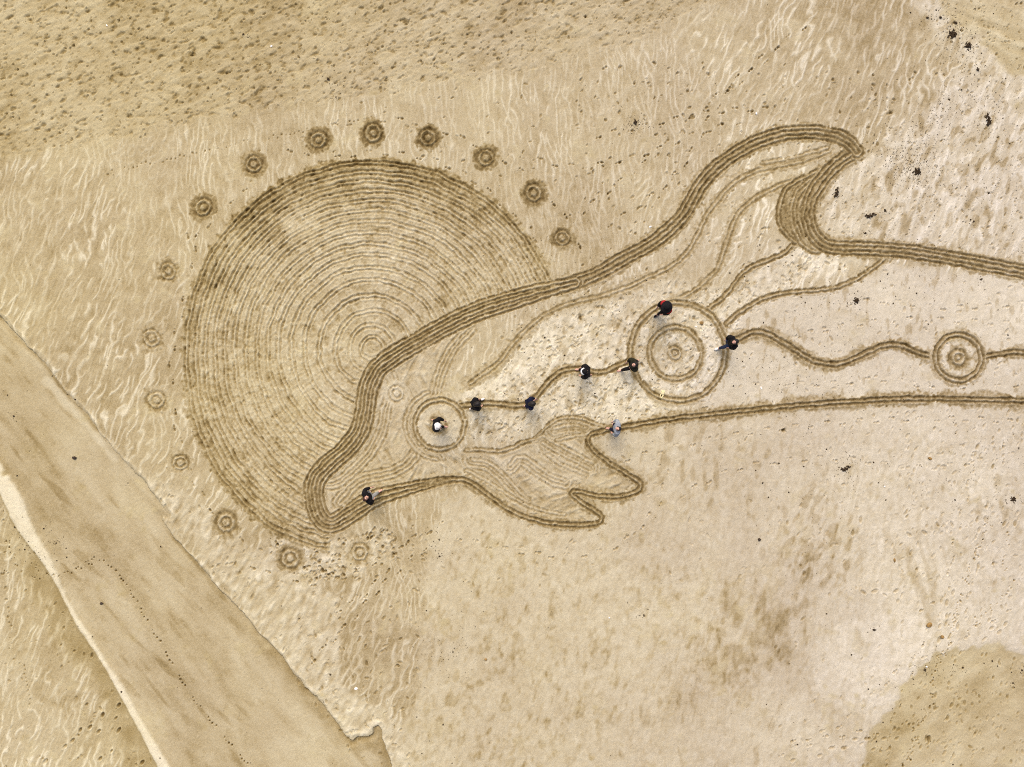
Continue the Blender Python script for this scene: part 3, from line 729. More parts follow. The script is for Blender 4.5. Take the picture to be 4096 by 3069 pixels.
# ------------------------------------------------------------------ sand material
def sand_material():
    m = bpy.data.materials.new("sand")
    m.use_nodes = True
    nt = m.node_tree; N = nt.nodes; L = nt.links
    bs = N["Principled BSDF"]
    bs.inputs["Roughness"].default_value = 0.95
    bs.inputs["Specular IOR Level"].default_value = 0.15
    at = N.new("ShaderNodeAttribute"); at.attribute_name = "tone"
    ao = N.new("ShaderNodeAttribute"); ao.attribute_name = "ochre"
    tc = N.new("ShaderNodeTexCoord")
    n1 = N.new("ShaderNodeTexNoise"); n1.inputs["Scale"].default_value = 20; n1.inputs["Detail"].default_value = 5; n1.inputs["Roughness"].default_value = 0.75
    n2 = N.new("ShaderNodeTexNoise"); n2.inputs["Scale"].default_value = 1.3; n2.inputs["Detail"].default_value = 4
    L.new(tc.outputs["Object"], n1.inputs["Vector"]); L.new(tc.outputs["Object"], n2.inputs["Vector"])
    def math_(op, a, b):
        q = N.new("ShaderNodeMath"); q.operation = op
        for i, x in enumerate((a, b)):
            if isinstance(x, (int, float)): q.inputs[i].default_value = x
            else: L.new(x, q.inputs[i])
        return q.outputs[0]
    g = math_('MULTIPLY', math_('SUBTRACT', n1.outputs[0], 0.5), 0.42)
    g2 = math_('MULTIPLY', math_('SUBTRACT', n2.outputs[0], 0.5), 0.10)
    t = math_('ADD', math_('ADD', at.outputs["Fac"], g), g2)
    cr_ = N.new("ShaderNodeValToRGB")
    el = cr_.color_ramp.elements
    el[0].position = 0.05; el[0].color = (0.068, 0.040, 0.009, 1)
    el[1].position = 1.0; el[1].color = (0.66, 0.605, 0.475, 1)
    for p, c in ((0.28, (0.185, 0.132, 0.056, 1)), (0.42, (0.285, 0.217, 0.108, 1)), (0.56, (0.392, 0.322, 0.198, 1)), (0.78, (0.505, 0.446, 0.318, 1))):
        e = el.new(p); e.color = c
    L.new(t, cr_.inputs[0])
    mx = N.new("ShaderNodeMix"); mx.data_type = 'RGBA'; mx.blend_type = 'MULTIPLY'
    tint = N.new("ShaderNodeMix"); tint.data_type = 'RGBA'
    tint.inputs["A"].default_value = (0.97, 0.985, 1.07, 1); tint.inputs["B"].default_value = (0.99, 0.985, 0.84, 1)
    L.new(ao.outputs["Fac"], tint.inputs["Factor"])
    mx.inputs["Factor"].default_value = 1.0
    L.new(cr_.outputs[0], mx.inputs["A"]); L.new(tint.outputs["Result"], mx.inputs["B"])
    L.new(mx.outputs["Result"], bs.inputs["Base Color"])
    n3 = N.new("ShaderNodeTexNoise"); n3.inputs["Scale"].default_value = 26; n3.inputs["Detail"].default_value = 4
    L.new(tc.outputs["Object"], n3.inputs["Vector"])
    bp = N.new("ShaderNodeBump"); bp.inputs["Strength"].default_value = 0.5; bp.inputs["Distance"].default_value = 0.02
    L.new(n3.outputs[0], bp.inputs["Height"]); L.new(bp.outputs[0], bs.inputs["Normal"])
    return m
SAND = sand_material()

def sheet(name, ids, parent=None, origin=None):
    f = np.isin(FREG, ids)
    q = QUADS[f]
    if len(q) == 0: return None
    used, inv = np.unique(q, return_inverse=True)
    inv = inv.reshape(q.shape)
    me = bpy.data.meshes.new(name)
    co = VV[used].copy()
    if origin is not None: co -= np.array(origin, np.float32)
    me.vertices.add(len(used)); me.vertices.foreach_set("co", co.ravel())
    me.loops.add(len(q) * 4); me.loops.foreach_set("vertex_index", inv.astype(np.int32).ravel())
    me.polygons.add(len(q))
    me.polygons.foreach_set("loop_start", np.arange(0, len(q) * 4, 4, dtype=np.int32))
    me.polygons.foreach_set("use_smooth", np.ones(len(q), bool))
    me.update(calc_edges=True)
    for nm, ar in (("tone", TN), ("ochre", OC)):
        at = me.attributes.new(nm, 'FLOAT', 'POINT')
        at.data.foreach_set("value", ar[used])
    me.normals_split_custom_set_from_vertices(NRM[used])
    me.materials.append(SAND)
    o = link(name, me, None, parent)
    return o

for ids, nm in (([0], "beach"), ([1], "pitted_beach"), ([2], "tidal_channel"), ([3], "sand_ridge"), ([4], "damp_beach")):
    o = sheet(nm, ids)
    tag(o, kind="structure")
tag(bpy.data.objects["beach"], "rippled and trampled pale beach sand round the drawing", kind="structure")
tag(bpy.data.objects["pitted_beach"], "pitted tan beach sand along the top of the picture", kind="structure")
tag(bpy.data.objects["tidal_channel"], "smooth tan tidal channel running down to the bottom edge", kind="structure")
tag(bpy.data.objects["sand_ridge"], "narrow pale sand ridge along the channel's far side", kind="structure")
tag(bpy.data.objects["damp_beach"], "damp ochre sand filling the bottom right corner", kind="structure")

sun_o = empty("sun_drawing", (0, 0, 0))
tag(sun_o, "big raked sand sun of concentric furrows beside the dolphin's beak", "sand drawing")
for k in range(16):
    sheet("raked_ring", [RID_SUN + k], sun_o)
for k, dt_ in enumerate(DOTS):
    o = sheet("sand_circle", [RID_DOT + k])
    tag(o, dt_[4], "sand circle", "small raked circles round the sun")
dol = empty("dolphin_drawing", (0, 0, 0))
tag(dol, "raked sand outline of a leaping dolphin with rings and a wavy line inside", "sand drawing")
for i_, (nm, lab) in RID.items():
    sheet(nm, [i_], dol)

def ground_z(u, v):
    i = min(max(int(np.searchsorted(U1, u)), 0), NC - 1); j = min(max(int(np.searchsorted(V1, v)), 0), NR - 1)
    return float(H[j, i])

# ------------------------------------------------------------------ plain materials
def mat(name, col, rough=0.8, var=0.15, scale=18.0, bump=0.15, spec=0.3):
    m = bpy.data.materials.new(name); m.use_nodes = True
    nt = m.node_tree; N = nt.nodes; L = nt.links
    bs = N["Principled BSDF"]; bs.inputs["Roughness"].default_value = rough
    bs.inputs["Specular IOR Level"].default_value = spec
    tc = N.new("ShaderNodeTexCoord")
    nz = N.new("ShaderNodeTexNoise"); nz.inputs["Scale"].default_value = scale; nz.inputs["Detail"].default_value = 4
    L.new(tc.outputs["Object"], nz.inputs["Vector"])
    r = N.new("ShaderNodeValToRGB")
    r.color_ramp.elements[0].position = 0.3; r.color_ramp.elements[1].position = 0.7
    r.color_ramp.elements[0].color = tuple(c * (1 - var) for c in col) + (1,)
    r.color_ramp.elements[1].color = tuple(min(1, c * (1 + var)) for c in col) + (1,)
    L.new(nz.outputs[0], r.inputs[0]); L.new(r.outputs[0], bs.inputs["Base Color"])
    bp = N.new("ShaderNodeBump"); bp.inputs["Strength"].default_value = bump; bp.inputs["Distance"].default_value = 0.02
    L.new(nz.outputs[0], bp.inputs["Height"]); L.new(bp.outputs[0], bs.inputs["Normal"])
    return m
M_SKIN = mat("skin", (0.62, 0.36, 0.27), 0.55, 0.08)
M_BLACK = mat("black_cloth", (0.012, 0.011, 0.012), 0.9, 0.3, spec=0.1)
M_NAVY = mat("navy_cloth", (0.012, 0.014, 0.035), 0.9, 0.3, spec=0.1)
M_OLIVE = mat("olive_cloth", (0.026, 0.024, 0.014), 0.9, 0.3, spec=0.1)
M_RED = mat("red_cloth", (0.33, 0.012, 0.012), 0.8, 0.2)
M_GREY = mat("grey_blue_cloth", (0.30, 0.33, 0.36), 0.9, 0.15)
M_LGREY = mat("light_grey_cloth", (0.36, 0.36, 0.34), 0.9, 0.15)
M_DENIM = mat("navy_denim", (0.02, 0.032, 0.075), 0.9, 0.25)
M_WHITE = mat("white_cloth", (0.82, 0.81, 0.77), 0.7, 0.05)
M_HBLK = mat("black_hair", (0.014, 0.011, 0.010), 0.6, 0.3, 60)
M_HBRN = mat("brown_hair", (0.055, 0.020, 0.013), 0.6, 0.3, 60)
M_GLASS = mat("dark_glasses", (0.02, 0.02, 0.02), 0.3, 0.1)
M_LIP = mat("lips", (0.42, 0.16, 0.14), 0.6, 0.1)
M_REFL = mat("silver_trim", (0.62, 0.60, 0.55), 0.5, 0.1)
M_WEED = mat("dry_seaweed", (0.042, 0.025, 0.010), 0.85, 0.5, 30, 0.4)
M_OCH = mat("ochre_stone", (0.28, 0.17, 0.055), 0.75, 0.35, 22, 0.5)
M_JUG = mat("yellowed_plastic", (0.72, 0.64, 0.36), 0.55, 0.15, 12, 0.2)
M_JUGD = mat("brown_scum", (0.20, 0.15, 0.04), 0.7, 0.3)
M_SHELL = mat("white_shell", (0.85, 0.82, 0.76), 0.5, 0.08, 40, 0.3)
M_DSTONE = mat("dark_stone", (0.055, 0.038, 0.024), 0.8, 0.3, 22, 0.5)

# ------------------------------------------------------------------ people
def skin_mesh(name, verts, edges, rad, root=0, sub=1):
    me = bpy.data.meshes.new(name + "_cage")
    me.from_pydata([tuple(v) for v in verts], edges, [])
    o = bpy.data.objects.new(name + "_cage", me)
    COL.objects.link(o)
    me.skin_vertices.new() if hasattr(me.skin_vertices, "new") and not len(me.skin_vertices) else None
    md = o.modifiers.new("Skin", 'SKIN'); md.use_smooth_shade = True
    if not len(me.skin_vertices):
        bm = bmesh.new(); bm.from_mesh(me); bm.verts.layers.skin.verify(); bm.to_mesh(me); bm.free()
    sv = me.skin_vertices[0].data
    for i, r in enumerate(rad):
        sv[i].radius = (r, r) if not isinstance(r, tuple) else r
        sv[i].use_root = (i == root)
    s2 = o.modifiers.new("Sub", 'SUBSURF'); s2.levels = sub; s2.render_levels = sub
    dg = bpy.context.evaluated_depsgraph_get()
    out = bpy.data.meshes.new_from_object(o.evaluated_get(dg))
    out.name = name
    bpy.data.objects.remove(o); bpy.data.meshes.remove(me)
    for p in out.polygons: p.use_smooth = True
    return out

def ball(fn, nu=16, nv=12):
    """closed surface r*dir with fn(dir)->point"""
    vs = [fn(Vector((0, 0, 1)))]
    for j in range(1, nv):
        p = math.pi * j / nv
        for i in range(nu):
            t = 2 * math.pi * i / nu
            vs.append(fn(Vector((math.sin(p) * math.cos(t), math.sin(p) * math.sin(t), math.cos(p)))))
    vs.append(fn(Vector((0, 0, -1))))
    fs = [(0, 1 + i, 1 + (i + 1) % nu) for i in range(nu)]
    for j in range(nv - 2):
        for i in range(nu):
            a = 1 + j * nu + i; b = 1 + j * nu + (i + 1) % nu
            fs.append((a, a + nu, b + nu, b))
    l = len(vs) - 1; k = 1 + (nv - 2) * nu
    fs += [(k + i, l, k + (i + 1) % nu) for i in range(nu)]
    return vs, fs

def mesh_of(name, vs, fs, m, smooth=True):
    me = bpy.data.meshes.new(name)
    me.from_pydata([tuple(v) for v in vs], [], fs)
    if smooth:
        for p in me.polygons: p.use_smooth = True
    me.materials.append(m)
    return me

def lathe(prof, n=24, wob=None):
    vs, fs = [], []
    for (r, z) in prof:
        for i in range(n):
            t = 2 * math.pi * i / n
            k = 1 + (wob(t, r, z) if wob else 0)
            vs.append(Vector((r * k * math.cos(t), r * k * math.sin(t), z)))
    for j in range(len(prof) - 1):
        for i in range(n):
            a = j * n + i; b = j * n + (i + 1) % n
            fs.append((a, b, b + n, a + n))
    return vs, fs

def person(label, uv, heading, lean=8, stride=0.30, lead=1, pitch=-15, yaw=0, arms=((-25, 20, 8), (20, 25, 8)),
           top=M_BLACK, legs=M_BLACK, shoe=M_SKIN, hair=M_HBLK, long_hair=False, hat=None, glasses=False, trim=False, hood=False, height=1.70, twist=0):
    """heading: picture angle in degrees, 0 = right, 90 = up; pitch: head tipped back (+) or down (-)"""
    k = height / 1.70
    u, v = uv
    x, y = wxy(u, v)
    z = ground_z(u, v)
    T = Matrix.Translation((x, y, z)) @ Matrix.Rotation(R(heading), 4, 'Z')
    hip = Vector((0, 0, 0.90)) * k
    def up(p):              # torso leans forward about the hips
        q = Matrix.Rotation(R(lean), 3, 'Y') @ Matrix.Rotation(R(twist), 3, 'Z') @ (Vector(p) * k - Vector((0, 0, 0.90)) * k)
        return q + hip
    P = {}
    P['pel'] = hip
    P['spi'] = up((0.0, 0, 1.08)); P['che'] = up((0.01, 0, 1.30)); P['nek'] = up((0.015, 0, 1.46)); P['hb'] = up((0.025, 0, 1.53))
    for sd_, sg in (('l', 1), ('r', -1)):
        P['sh' + sd_] = up((0.0, 0.185 * sg, 1.375))
        sw, bend, out = arms[0 if sg > 0 else 1]
        ua = Vector((math.sin(R(sw)), math.sin(R(out)) * sg, -math.cos(R(sw)) * math.cos(R(out)))).normalized()
        fa = Vector((math.sin(R(sw + bend)), -math.sin(R(14)) * sg, -math.cos(R(sw + bend)))).normalized()
        P['el' + sd_] = P['sh' + sd_] + ua * 0.29 * k
        P['wr' + sd_] = P['el' + sd_] + fa * 0.25 * k
        P['pa' + sd_] = P['wr' + sd_] + fa * 0.075 * k
        f = stride * (1 if sg * lead > 0 else -1)
        P['hp' + sd_] = hip + Vector((0.0, 0.095 * sg, -0.03)) * k
        ft = Vector((f * 0.5, 0.10 * sg, 0.085)) * k
        if f < 0: ft.z += 0.05 * k
        P['an' + sd_] = ft
        P['kn' + sd_] = (P['hp' + sd_] + ft) * 0.5 + Vector((0.055 + abs(f) * 0.08, 0, 0.0)) * k
        P['fa' + sd_] = fa; 
    # body: one continuous skin surface, with hands of five fingers
    V_, E_, Rr = [], [], []
    def add(p, r, prev=None):
        V_.append(T @ Vector(p)); Rr.append(r * k)
        if prev is not None: E_.append((prev, len(V_) - 1))
        return len(V_) - 1
    pel = add(P['pel'], 0.115); spi = add(P['spi'], 0.11, pel); che = add(P['che'], 0.12, spi); nek = add(P['nek'], 0.05, che)
    hd = up((0.035, 0, 1.545)); hb = add(hd, 0.052, nek)
    for sd_, sg in (('l', 1), ('r', -1)):
        a = add(P['sh' + sd_], 0.055, che); a = add(P['el' + sd_], 0.042, a); wrist = add(P['wr' + sd_], 0.027, a); palm = add(P['pa' + sd_], 0.030, wrist)
        fa = P['fa' + sd_]; sdv = Vector((0, 1, 0)); fw = Vector((1, 0, 0))
        for n_, off in enumerate((-0.030, -0.010, 0.010, 0.028)):
            l_ = (0.038, 0.044, 0.041, 0.033)[n_]
            b0 = P['pa' + sd_] + (fw * off + fa * 0.035) * k
            b1 = b0 + (fa * l_ - sdv * sg * 0.006) * k; b2 = b1 + (fa * l_ * 0.75 - sdv * sg * 0.022) * k
            i0 = add(b0, 0.0095, palm); i1 = add(b1, 0.0085, i0); add(b2, 0.0075, i1)
        t0_ = P['wr' + sd_] + (fa * 0.03 + fw * 0.036) * k
        i0 = add(t0_, 0.011, palm); add(t0_ + (fa * 0.045 + fw * 0.018 - sdv * sg * 0.012) * k, 0.009, i0)
        h = add(P['hp' + sd_], 0.085, pel); kn_ = add(P['kn' + sd_], 0.058, h); an = add(P['an' + sd_], 0.038, kn_)
        add(P['an' + sd_] + Vector((0.10, 0, -0.045)) * k, 0.036, an)
    body = skin_mesh("person", V_, E_, Rr, 0, 1)
    # head, joined to the neck
    Hm = Matrix.Rotation(R(lean * 0.5 - pitch), 3, 'Y') if True else None
    Hm = Matrix.Rotation(R(yaw), 3, 'Z') @ Hm
    hc = hd + (Matrix.Rotation(R(lean * 0.5 - pitch * 0.5), 3, 'Y') @ Vector((0.01, 0, 0.085))) * k
    def hp(p): return T @ (hc + (Hm @ Vector(p)) * k)
    def face(d):
        p = Vector((d.x * 0.098, d.y * 0.076, d.z * 0.118))
        if d.x > 0:
            n = math.exp(-((d.y / 0.16) ** 2 + ((d.z + 0.10) / 0.20) ** 2)); p.x += 0.030 * n          # nose
            for s_ in (-1, 1):
                p.x -= 0.011 * math.exp(-(((d.y - 0.38 * s_) / 0.18) ** 2 + ((d.z - 0.12) / 0.13) ** 2))    # eye sockets
            p.x += 0.006 * math.exp(-((d.y / 0.35) ** 2 + ((d.z + 0.52) / 0.10) ** 2))
        if d.z < -0.3: p.y *= 1 - 0.30 * (-d.z - 0.3); p.x += 0.012 * (-d.z - 0.3)
        e = math.exp(-(((abs(d.y) - 0.99) / 0.12) ** 2 + ((d.z) / 0.20) ** 2 + ((d.x + 0.05) / 0.15) ** 2)); p.y += 0.014 * e * (1 if d.y > 0 else -1)
        return hp(p)
    bm = bmesh.new(); bm.from_mesh(body)
    vs, fs = ball(face, 24, 18)
    nb = [bm.verts.new(v_) for v_ in vs]
    for f_ in fs: bm.faces.new([nb[i] for i in f_]).smooth = True
    bm.to_mesh(body); bm.free()
    body.materials.clear(); body.materials.append(M_SKIN)
    org = T.translation.copy()
    root = bpy.data.objects.new("person", body); COL.objects.link(root)
    body.transform(Matrix.Translation(-org)); root.location = org
    tag(root, label, "person", "people raking the drawing")
    def child(name, me, m=None):
        me.transform(Matrix.Translation(-org))
        if m is not None:
            me.materials.clear(); me.materials.append(m)
        return link(name, me, None, root)
    for s_ in (-1, 1):
        vs, fs = ball(lambda d: hp(Vector((0.086, 0.031 * s_, 0.016)) + d * 0.0125), 8, 6)
        child("eye", mesh_of("eye", vs, fs, M_GLASS))
    vs, fs = ball(lambda d: hp(Vector((0.092, 0, -0.062)) + Vector((d.x * 0.010, d.y * 0.024, d.z * 0.008))), 8, 6)
    child("mouth", mesh_of("mouth", vs, fs, M_LIP))
    # jacket: torso and sleeves
    V_, E_, Rr = [], [], []
    a0 = add(P['pel'] + Vector((0, 0, -0.06)) * k, 0.168); a1 = add(P['spi'], 0.165, a0); a2 = add(P['che'], 0.190, a1); a3 = add(P['nek'] * 0.75 + P['che'] * 0.25, 0.078, a2)
    for sd_ in 'lr':
        i = add(P['sh' + sd_], 0.115, a2); i = add(P['el' + sd_], 0.085, i); add(P['wr' + sd_], 0.060, i)
    jk = child("jacket", skin_mesh("jacket", V_, E_, Rr, 0, 2), top)
    # trousers
    V_, E_, Rr = [], [], []
    a0 = add(P['pel'] + Vector((0, 0, 0.02)) * k, 0.135)
    for sd_ in 'lr':
        i = add(P['hp' + sd_] + Vector((0, 0, -0.04)), 0.102, a0); i = add(P['kn' + sd_], 0.075, i); add(P['an' + sd_] + (P['kn' + sd_] - P['an' + sd_]) * 0.12, 0.058, i)
    child("trousers", skin_mesh("trousers", V_, E_, Rr, 0, 2), legs)
    for sd_ in 'lr':
        c = P['an' + sd_] + Vector((0.055, 0, -0.045)) * k
        def shoe_f(d):
            w = 0.046 + 0.008 * d.x
            return T @ (c + Vector((d.x * 0.14, d.y * w, max(d.z, -0.55) * (0.058 - 0.018 * d.x))) * k)
        vs, fs = ball(shoe_f, 14, 10)
        child("shoe" if shoe is not M_SKIN else "bare_foot", mesh_of("shoe", vs, fs, shoe))
    # hair
    def hair_f(d):
        fc = d.x - 0.55 * d.z
        r = 1.16 if fc < 0.42 else 0.80
        p = Vector((d.x * 0.100, d.y * 0.080, d.z * 0.120)) * r
        if long_hair and d.x < 0.35:
            if d.z < 0: p.z *= 2.0
            p.x -= 0.035 * max(0, -d.x + 0.3); p.y *= 1.25 if fc < 0.42 else 1
        elif d.z < -0.45: p *= 0.85
        q = 0.004 * math.sin(23 * d.y + 9 * d.z) + 0.003 * math.sin(31 * d.x)
        return hp(p * (1 + q * 8))
    vs, fs = ball(hair_f, 24, 16)
    child("hair", mesh_of("hair", vs, fs, hair))
    def hat_T(vs): return [hp(Vector((-0.015, 0, 0)) + v_) for v_ in vs]
    if hat == 'white':
        vs, fs = lathe([(0.0, 0.150), (0.05, 0.148), (0.085, 0.128), (0.098, 0.085), (0.102, 0.055), (0.145, 0.030), (0.148, 0.024), (0.10, 0.045), (0.092, 0.08), (0.0, 0.135)], 28, lambda t, r, z: 0.10 * math.sin(3 * t + 0.6) * (r > 0.12) + 0.05 * math.sin(5 * t) * (r > 0.12))
        child("hat", mesh_of("hat", hat_T(vs), fs, M_WHITE))
    if hat == 'black':
        vs, fs = lathe([(0.0, 0.165), (0.05, 0.163), (0.09, 0.14), (0.105, 0.09), (0.112, 0.06), (0.222, 0.038), (0.228, 0.030), (0.11, 0.045), (0.1, 0.08), (0.0, 0.15)], 32, lambda t, r, z: 0.05 * math.sin(2 * t) * (r > 0.15))
        child("hat", mesh_of("hat", hat_T(vs), fs, M_BLACK))
    if hat == 'cap':
        vs, fs = lathe([(0.0, 0.150), (0.05, 0.147), (0.088, 0.12), (0.104, 0.075), (0.108, 0.04), (0.100, 0.04), (0.0, 0.135)], 28)
        c_ = child("cap", mesh_of("cap", hat_T(vs), fs, M_BLACK))
        vs, fs = [], []
        n = 14
        for i in range(n + 1):
            t = R(-78 + 156 * i / n)
            rin, rout = 0.106, 0.106 + 0.075 * math.cos(t) ** 0.6
            for (r, z) in ((rin, 0.052), (rout, 0.036), (rout, 0.030), (rin, 0.045)): vs.append(Vector((r * math.cos(t), r * math.sin(t), z)))
        for i in range(n):
            for q in range(4):
                fs.append((4 * i + q, 4 * i + (q + 1) % 4, 4 * i + 4 + (q + 1) % 4, 4 * i + 4 + q))
        fs += [(0, 3, 2, 1), (4 * n, 4 * n + 1, 4 * n + 2, 4 * n + 3)]
        me = mesh_of("brim", hat_T(vs), fs, M_WHITE); me.transform(Matrix.Translation(-org))
        link("brim", me, None, c_)
    if glasses:
        for s_ in (-1, 1):
            vs, fs = ball(lambda d: hp(Vector((0.100, 0.034 * s_, 0.016)) + Vector((d.x * 0.006, d.y * 0.026, d.z * 0.018))), 10, 6)
            child("lens", mesh_of("lens", vs, fs, M_GLASS))
    if hood:
        vs, fs = ball(lambda d: T @ (P['nek'] + Vector((-0.045, 0, -0.015)) * k + Vector((d.x * 0.075, d.y * 0.13, d.z * 0.055)) * k), 16, 10)
        child("hood", mesh_of("hood", vs, fs, top))
    if trim:
        for s_ in (-1, 1):
            q = P['shl' if s_ > 0 else 'shr']
            vs, fs = ball(lambda d: T @ (q + Vector((0, -0.01 * s_, -0.012)) * k + Vector((d.x * 0.135, d.y * 0.118, d.z * 0.125)) * k), 14, 10)
            child("shoulder_panel", mesh_of("shoulder_panel", vs, fs, M_RED))
        vs, fs = ball(lambda d: T @ (P['che'] + Vector((0.12, 0, 0.05)) * k + Vector((d.x * 0.09, d.y * 0.15, d.z * 0.05)) * k), 14, 10)
        child("chest_panel", mesh_of("chest_panel", vs, fs, M_RED))
        for s_ in (-1, 1):
            vs, fs = ball(lambda d: T @ (P['che'] + Vector((0.10, 0.10 * s_, 0.085)) * k + Vector((d.x * 0.06, d.y * 0.010, d.z * 0.03)) * k), 10, 6)
            child("silver_trim", mesh_of("silver_trim", vs, fs, M_REFL))
    return root

def feet(hu, hv, z=1.45):
    """ground point under something seen at (hu, hv) that is z metres up"""
    f = 1 - z / CAM_H
    return (CU + (hu - CU) * f, CV + (hv - CV) * f)

person("person in black with white floppy hat standing inside the dolphin's eye ring", feet(1738, 1702), -8, lean=6, stride=0.46, lead=-1, pitch=-30, top=M_BLACK, legs=M_BLACK, hair=M_HBLK, hat='white', arms=((14, 25, 16), (5, 10, 8)))
person("person in black jumper, grey trousers and glasses looking up from the dolphin's lower jaw", feet(1462, 1994), 32, lean=4, stride=0.42, lead=-1, pitch=52, top=M_BLACK, legs=M_LGREY, hair=M_HBRN, glasses=True, arms=((8, 35, 22), (-8, 25, 22)), height=1.72)
person("person all in black with white shoes, first on the wavy line beside the eye ring", feet(1895, 1622), 20, lean=10, stride=0.50, lead=1, pitch=-30, top=M_BLACK, legs=M_BLACK, shoe=M_WHITE, hair=M_HBLK, long_hair=True, arms=((5, 20, 8), (5, 20, 8)), height=1.66)
person("person in navy jacket on the wavy line, second from the eye ring", feet(2116, 1617), 8, lean=8, stride=0.30, lead=1, pitch=-30, top=M_NAVY, legs=M_NAVY, hair=M_HBLK, long_hair=True, arms=((14, 22, 8), (-5, 10, 6)), height=1.62)
person("person in black wearing a black cap with white brim on the wavy line", feet(2354, 1487), 178, lean=8, stride=0.45, lead=-1, pitch=-20, top=M_BLACK, legs=M_BLACK, hat='cap', arms=((8, 16, 12), (8, 16, 12)))
person("person in dark olive jacket looking up at the big ring's left edge", feet(2542, 1458), 196, lean=4, stride=0.75, lead=1, pitch=48, top=M_OLIVE, legs=M_BLACK, hair=M_HBLK, long_hair=True, arms=((-5, 20, 10), (5, 20, 10)), hood=True)
person("person in red and black jacket under a wide black hat on the big ring", feet(2671, 1225), 214, lean=6, stride=0.40, lead=1, pitch=-5, top=M_BLACK, legs=M_BLACK, shoe=M_BLACK, hat='black', trim=True, arms=((6, 20, 12), (6, 20, 12)), height=1.72)
person("person with long dark hair, black coat, jeans and white shoes right of the big ring", feet(2940, 1367), 200, lean=4, stride=0.55, lead=1, pitch=46, top=M_BLACK, legs=M_DENIM, shoe=M_WHITE, hair=M_HBLK, long_hair=True, arms=((0, 15, 12), (0, 15, 12)))
person("person in grey-blue top with dark hair looking up on the belly line", feet(2474, 1715), 176, lean=2, stride=0.25, lead=1, pitch=55, yaw=0, top=M_GREY, legs=M_NAVY, hair=M_HBLK, arms=((0, 22, 26), (0, 22, 24)), height=1.66)

# ------------------------------------------------------------------ stones, shells, the jug
def lump(name, label, cat, uv, rx, ry, rz, ang, m, seed, group=None, dent=0.18):
    u, v = uv
    x, y = wxy(u, v); z = ground_z(u, v)
    r_ = random.Random(seed)
    ph = [r_.uniform(0, 6.28) for _ in range(6)]
    def fn(d):
        k = 1 + dent * (0.5 * math.sin(2.1 * d.x * 2 + ph[0]) + 0.5 * math.sin(2.7 * d.y * 2 + ph[1]) + 0.35 * math.sin(4 * d.z + ph[2]) + 0.2 * math.sin(7 * d.x + 5 * d.y + ph[3]))
        return Vector((d.x * rx, d.y * ry, d.z * rz)) * k
    vs, fs = ball(fn, 16, 10)
    o = link(name, mesh_of(name, vs, fs, m))
    o.location = (x, y, z + rz * 0.45); o.rotation_euler = (0, 0, R(ang))
    return tag(o, label, cat, group)
P1 = 1 / PX
lump("stone", "brown bean-shaped stone inside the big ring", "stone", (2806, 1292), 9.5 * P1, 6.5 * P1, 0.06, -20, M_OCH, 1)
lump("stone", "largest ochre stone, on the pale sand above the damp corner", "stone", (3715, 2499), 12 * P1, 9 * P1, 0.07, 35, M_OCH, 2, dent=0.08)
lump("stone", "small ochre stone just below the largest ochre stone", "stone", (3768, 2548), 7.5 * P1, 7 * P1, 0.05, 10, M_OCH, 3, dent=0.08)
lump("stone", "narrow upright ochre stone on the pale sand at the right", "stone", (3578, 2241), 4.5 * P1, 8 * P1, 0.04, 8, M_OCH, 4, dent=0.1)
lump("stone", "flat yellow stone alone below the belly line at the right", "stone", (3719, 1834), 8 * P1, 5.5 * P1, 0.04, -25, M_OCH, 5, dent=0.1)
lump("stone", "round ochre pebble among brown blotches at the bottom centre", "stone", (1943, 2638), 5.5 * P1, 5 * P1, 0.04, 0, M_OCH, 6, dent=0.06)
lump("stone", "dark round stone alone on smooth sand below the belly line", "stone", (3037, 2158), 7 * P1, 6.5 * P1, 0.05, 0, M_DSTONE, 7)
lump("stone", "dark stone in the middle of the channel's upper part", "stone", (294, 1832), 9 * P1, 6 * P1, 0.06, -10, M_DSTONE, 8)
lump("stone", "dark reddish stone lower down the channel beside the paw prints", "stone", (402, 2416), 6.5 * P1, 5 * P1, 0.05, 0, M_DSTONE, 9)
for k, (u, v, a, b, ang, lab) in enumerate([
        (427, 102, 5, 3, -50, "white shell on the pitted sand at the far upper left"),
        (1086, 186, 5, 4, 20, "cream shell on the pitted sand below a dark weed scrap"),
        (2601, 908, 6, 3.5, 30, "white shell just above the dolphin's back"),
        (3025, 455, 3.5, 5, 0, "white shell on rippled sand above the dolphin's tail"),
        (1424, 2755, 7, 5.5, 10, "white stone-like shell near the bottom on the pale bank"),
        (3044, 1552, 3, 6, 15, "white shell just right of the big ring's foot"),
        (2783, 1307, 5, 2, 0, "thin white shell beside the brown bean-shaped stone"),
        (3538, 1946, 3.5, 3, 0, "tiny white shell below the belly line at the right"),
        (3708, 2669, 4, 3, 0, "white shell on the edge of the damp corner"),
        (2437, 2471, 3.5, 3.5, 0, "tiny white shell in the middle of the pale bottom sand")]):
    lump("shell", lab, "shell", (u, v), a * P1, b * P1, 0.02, ang, M_SHELL, 20 + k, "white shells scattered on the sand", 0.06)

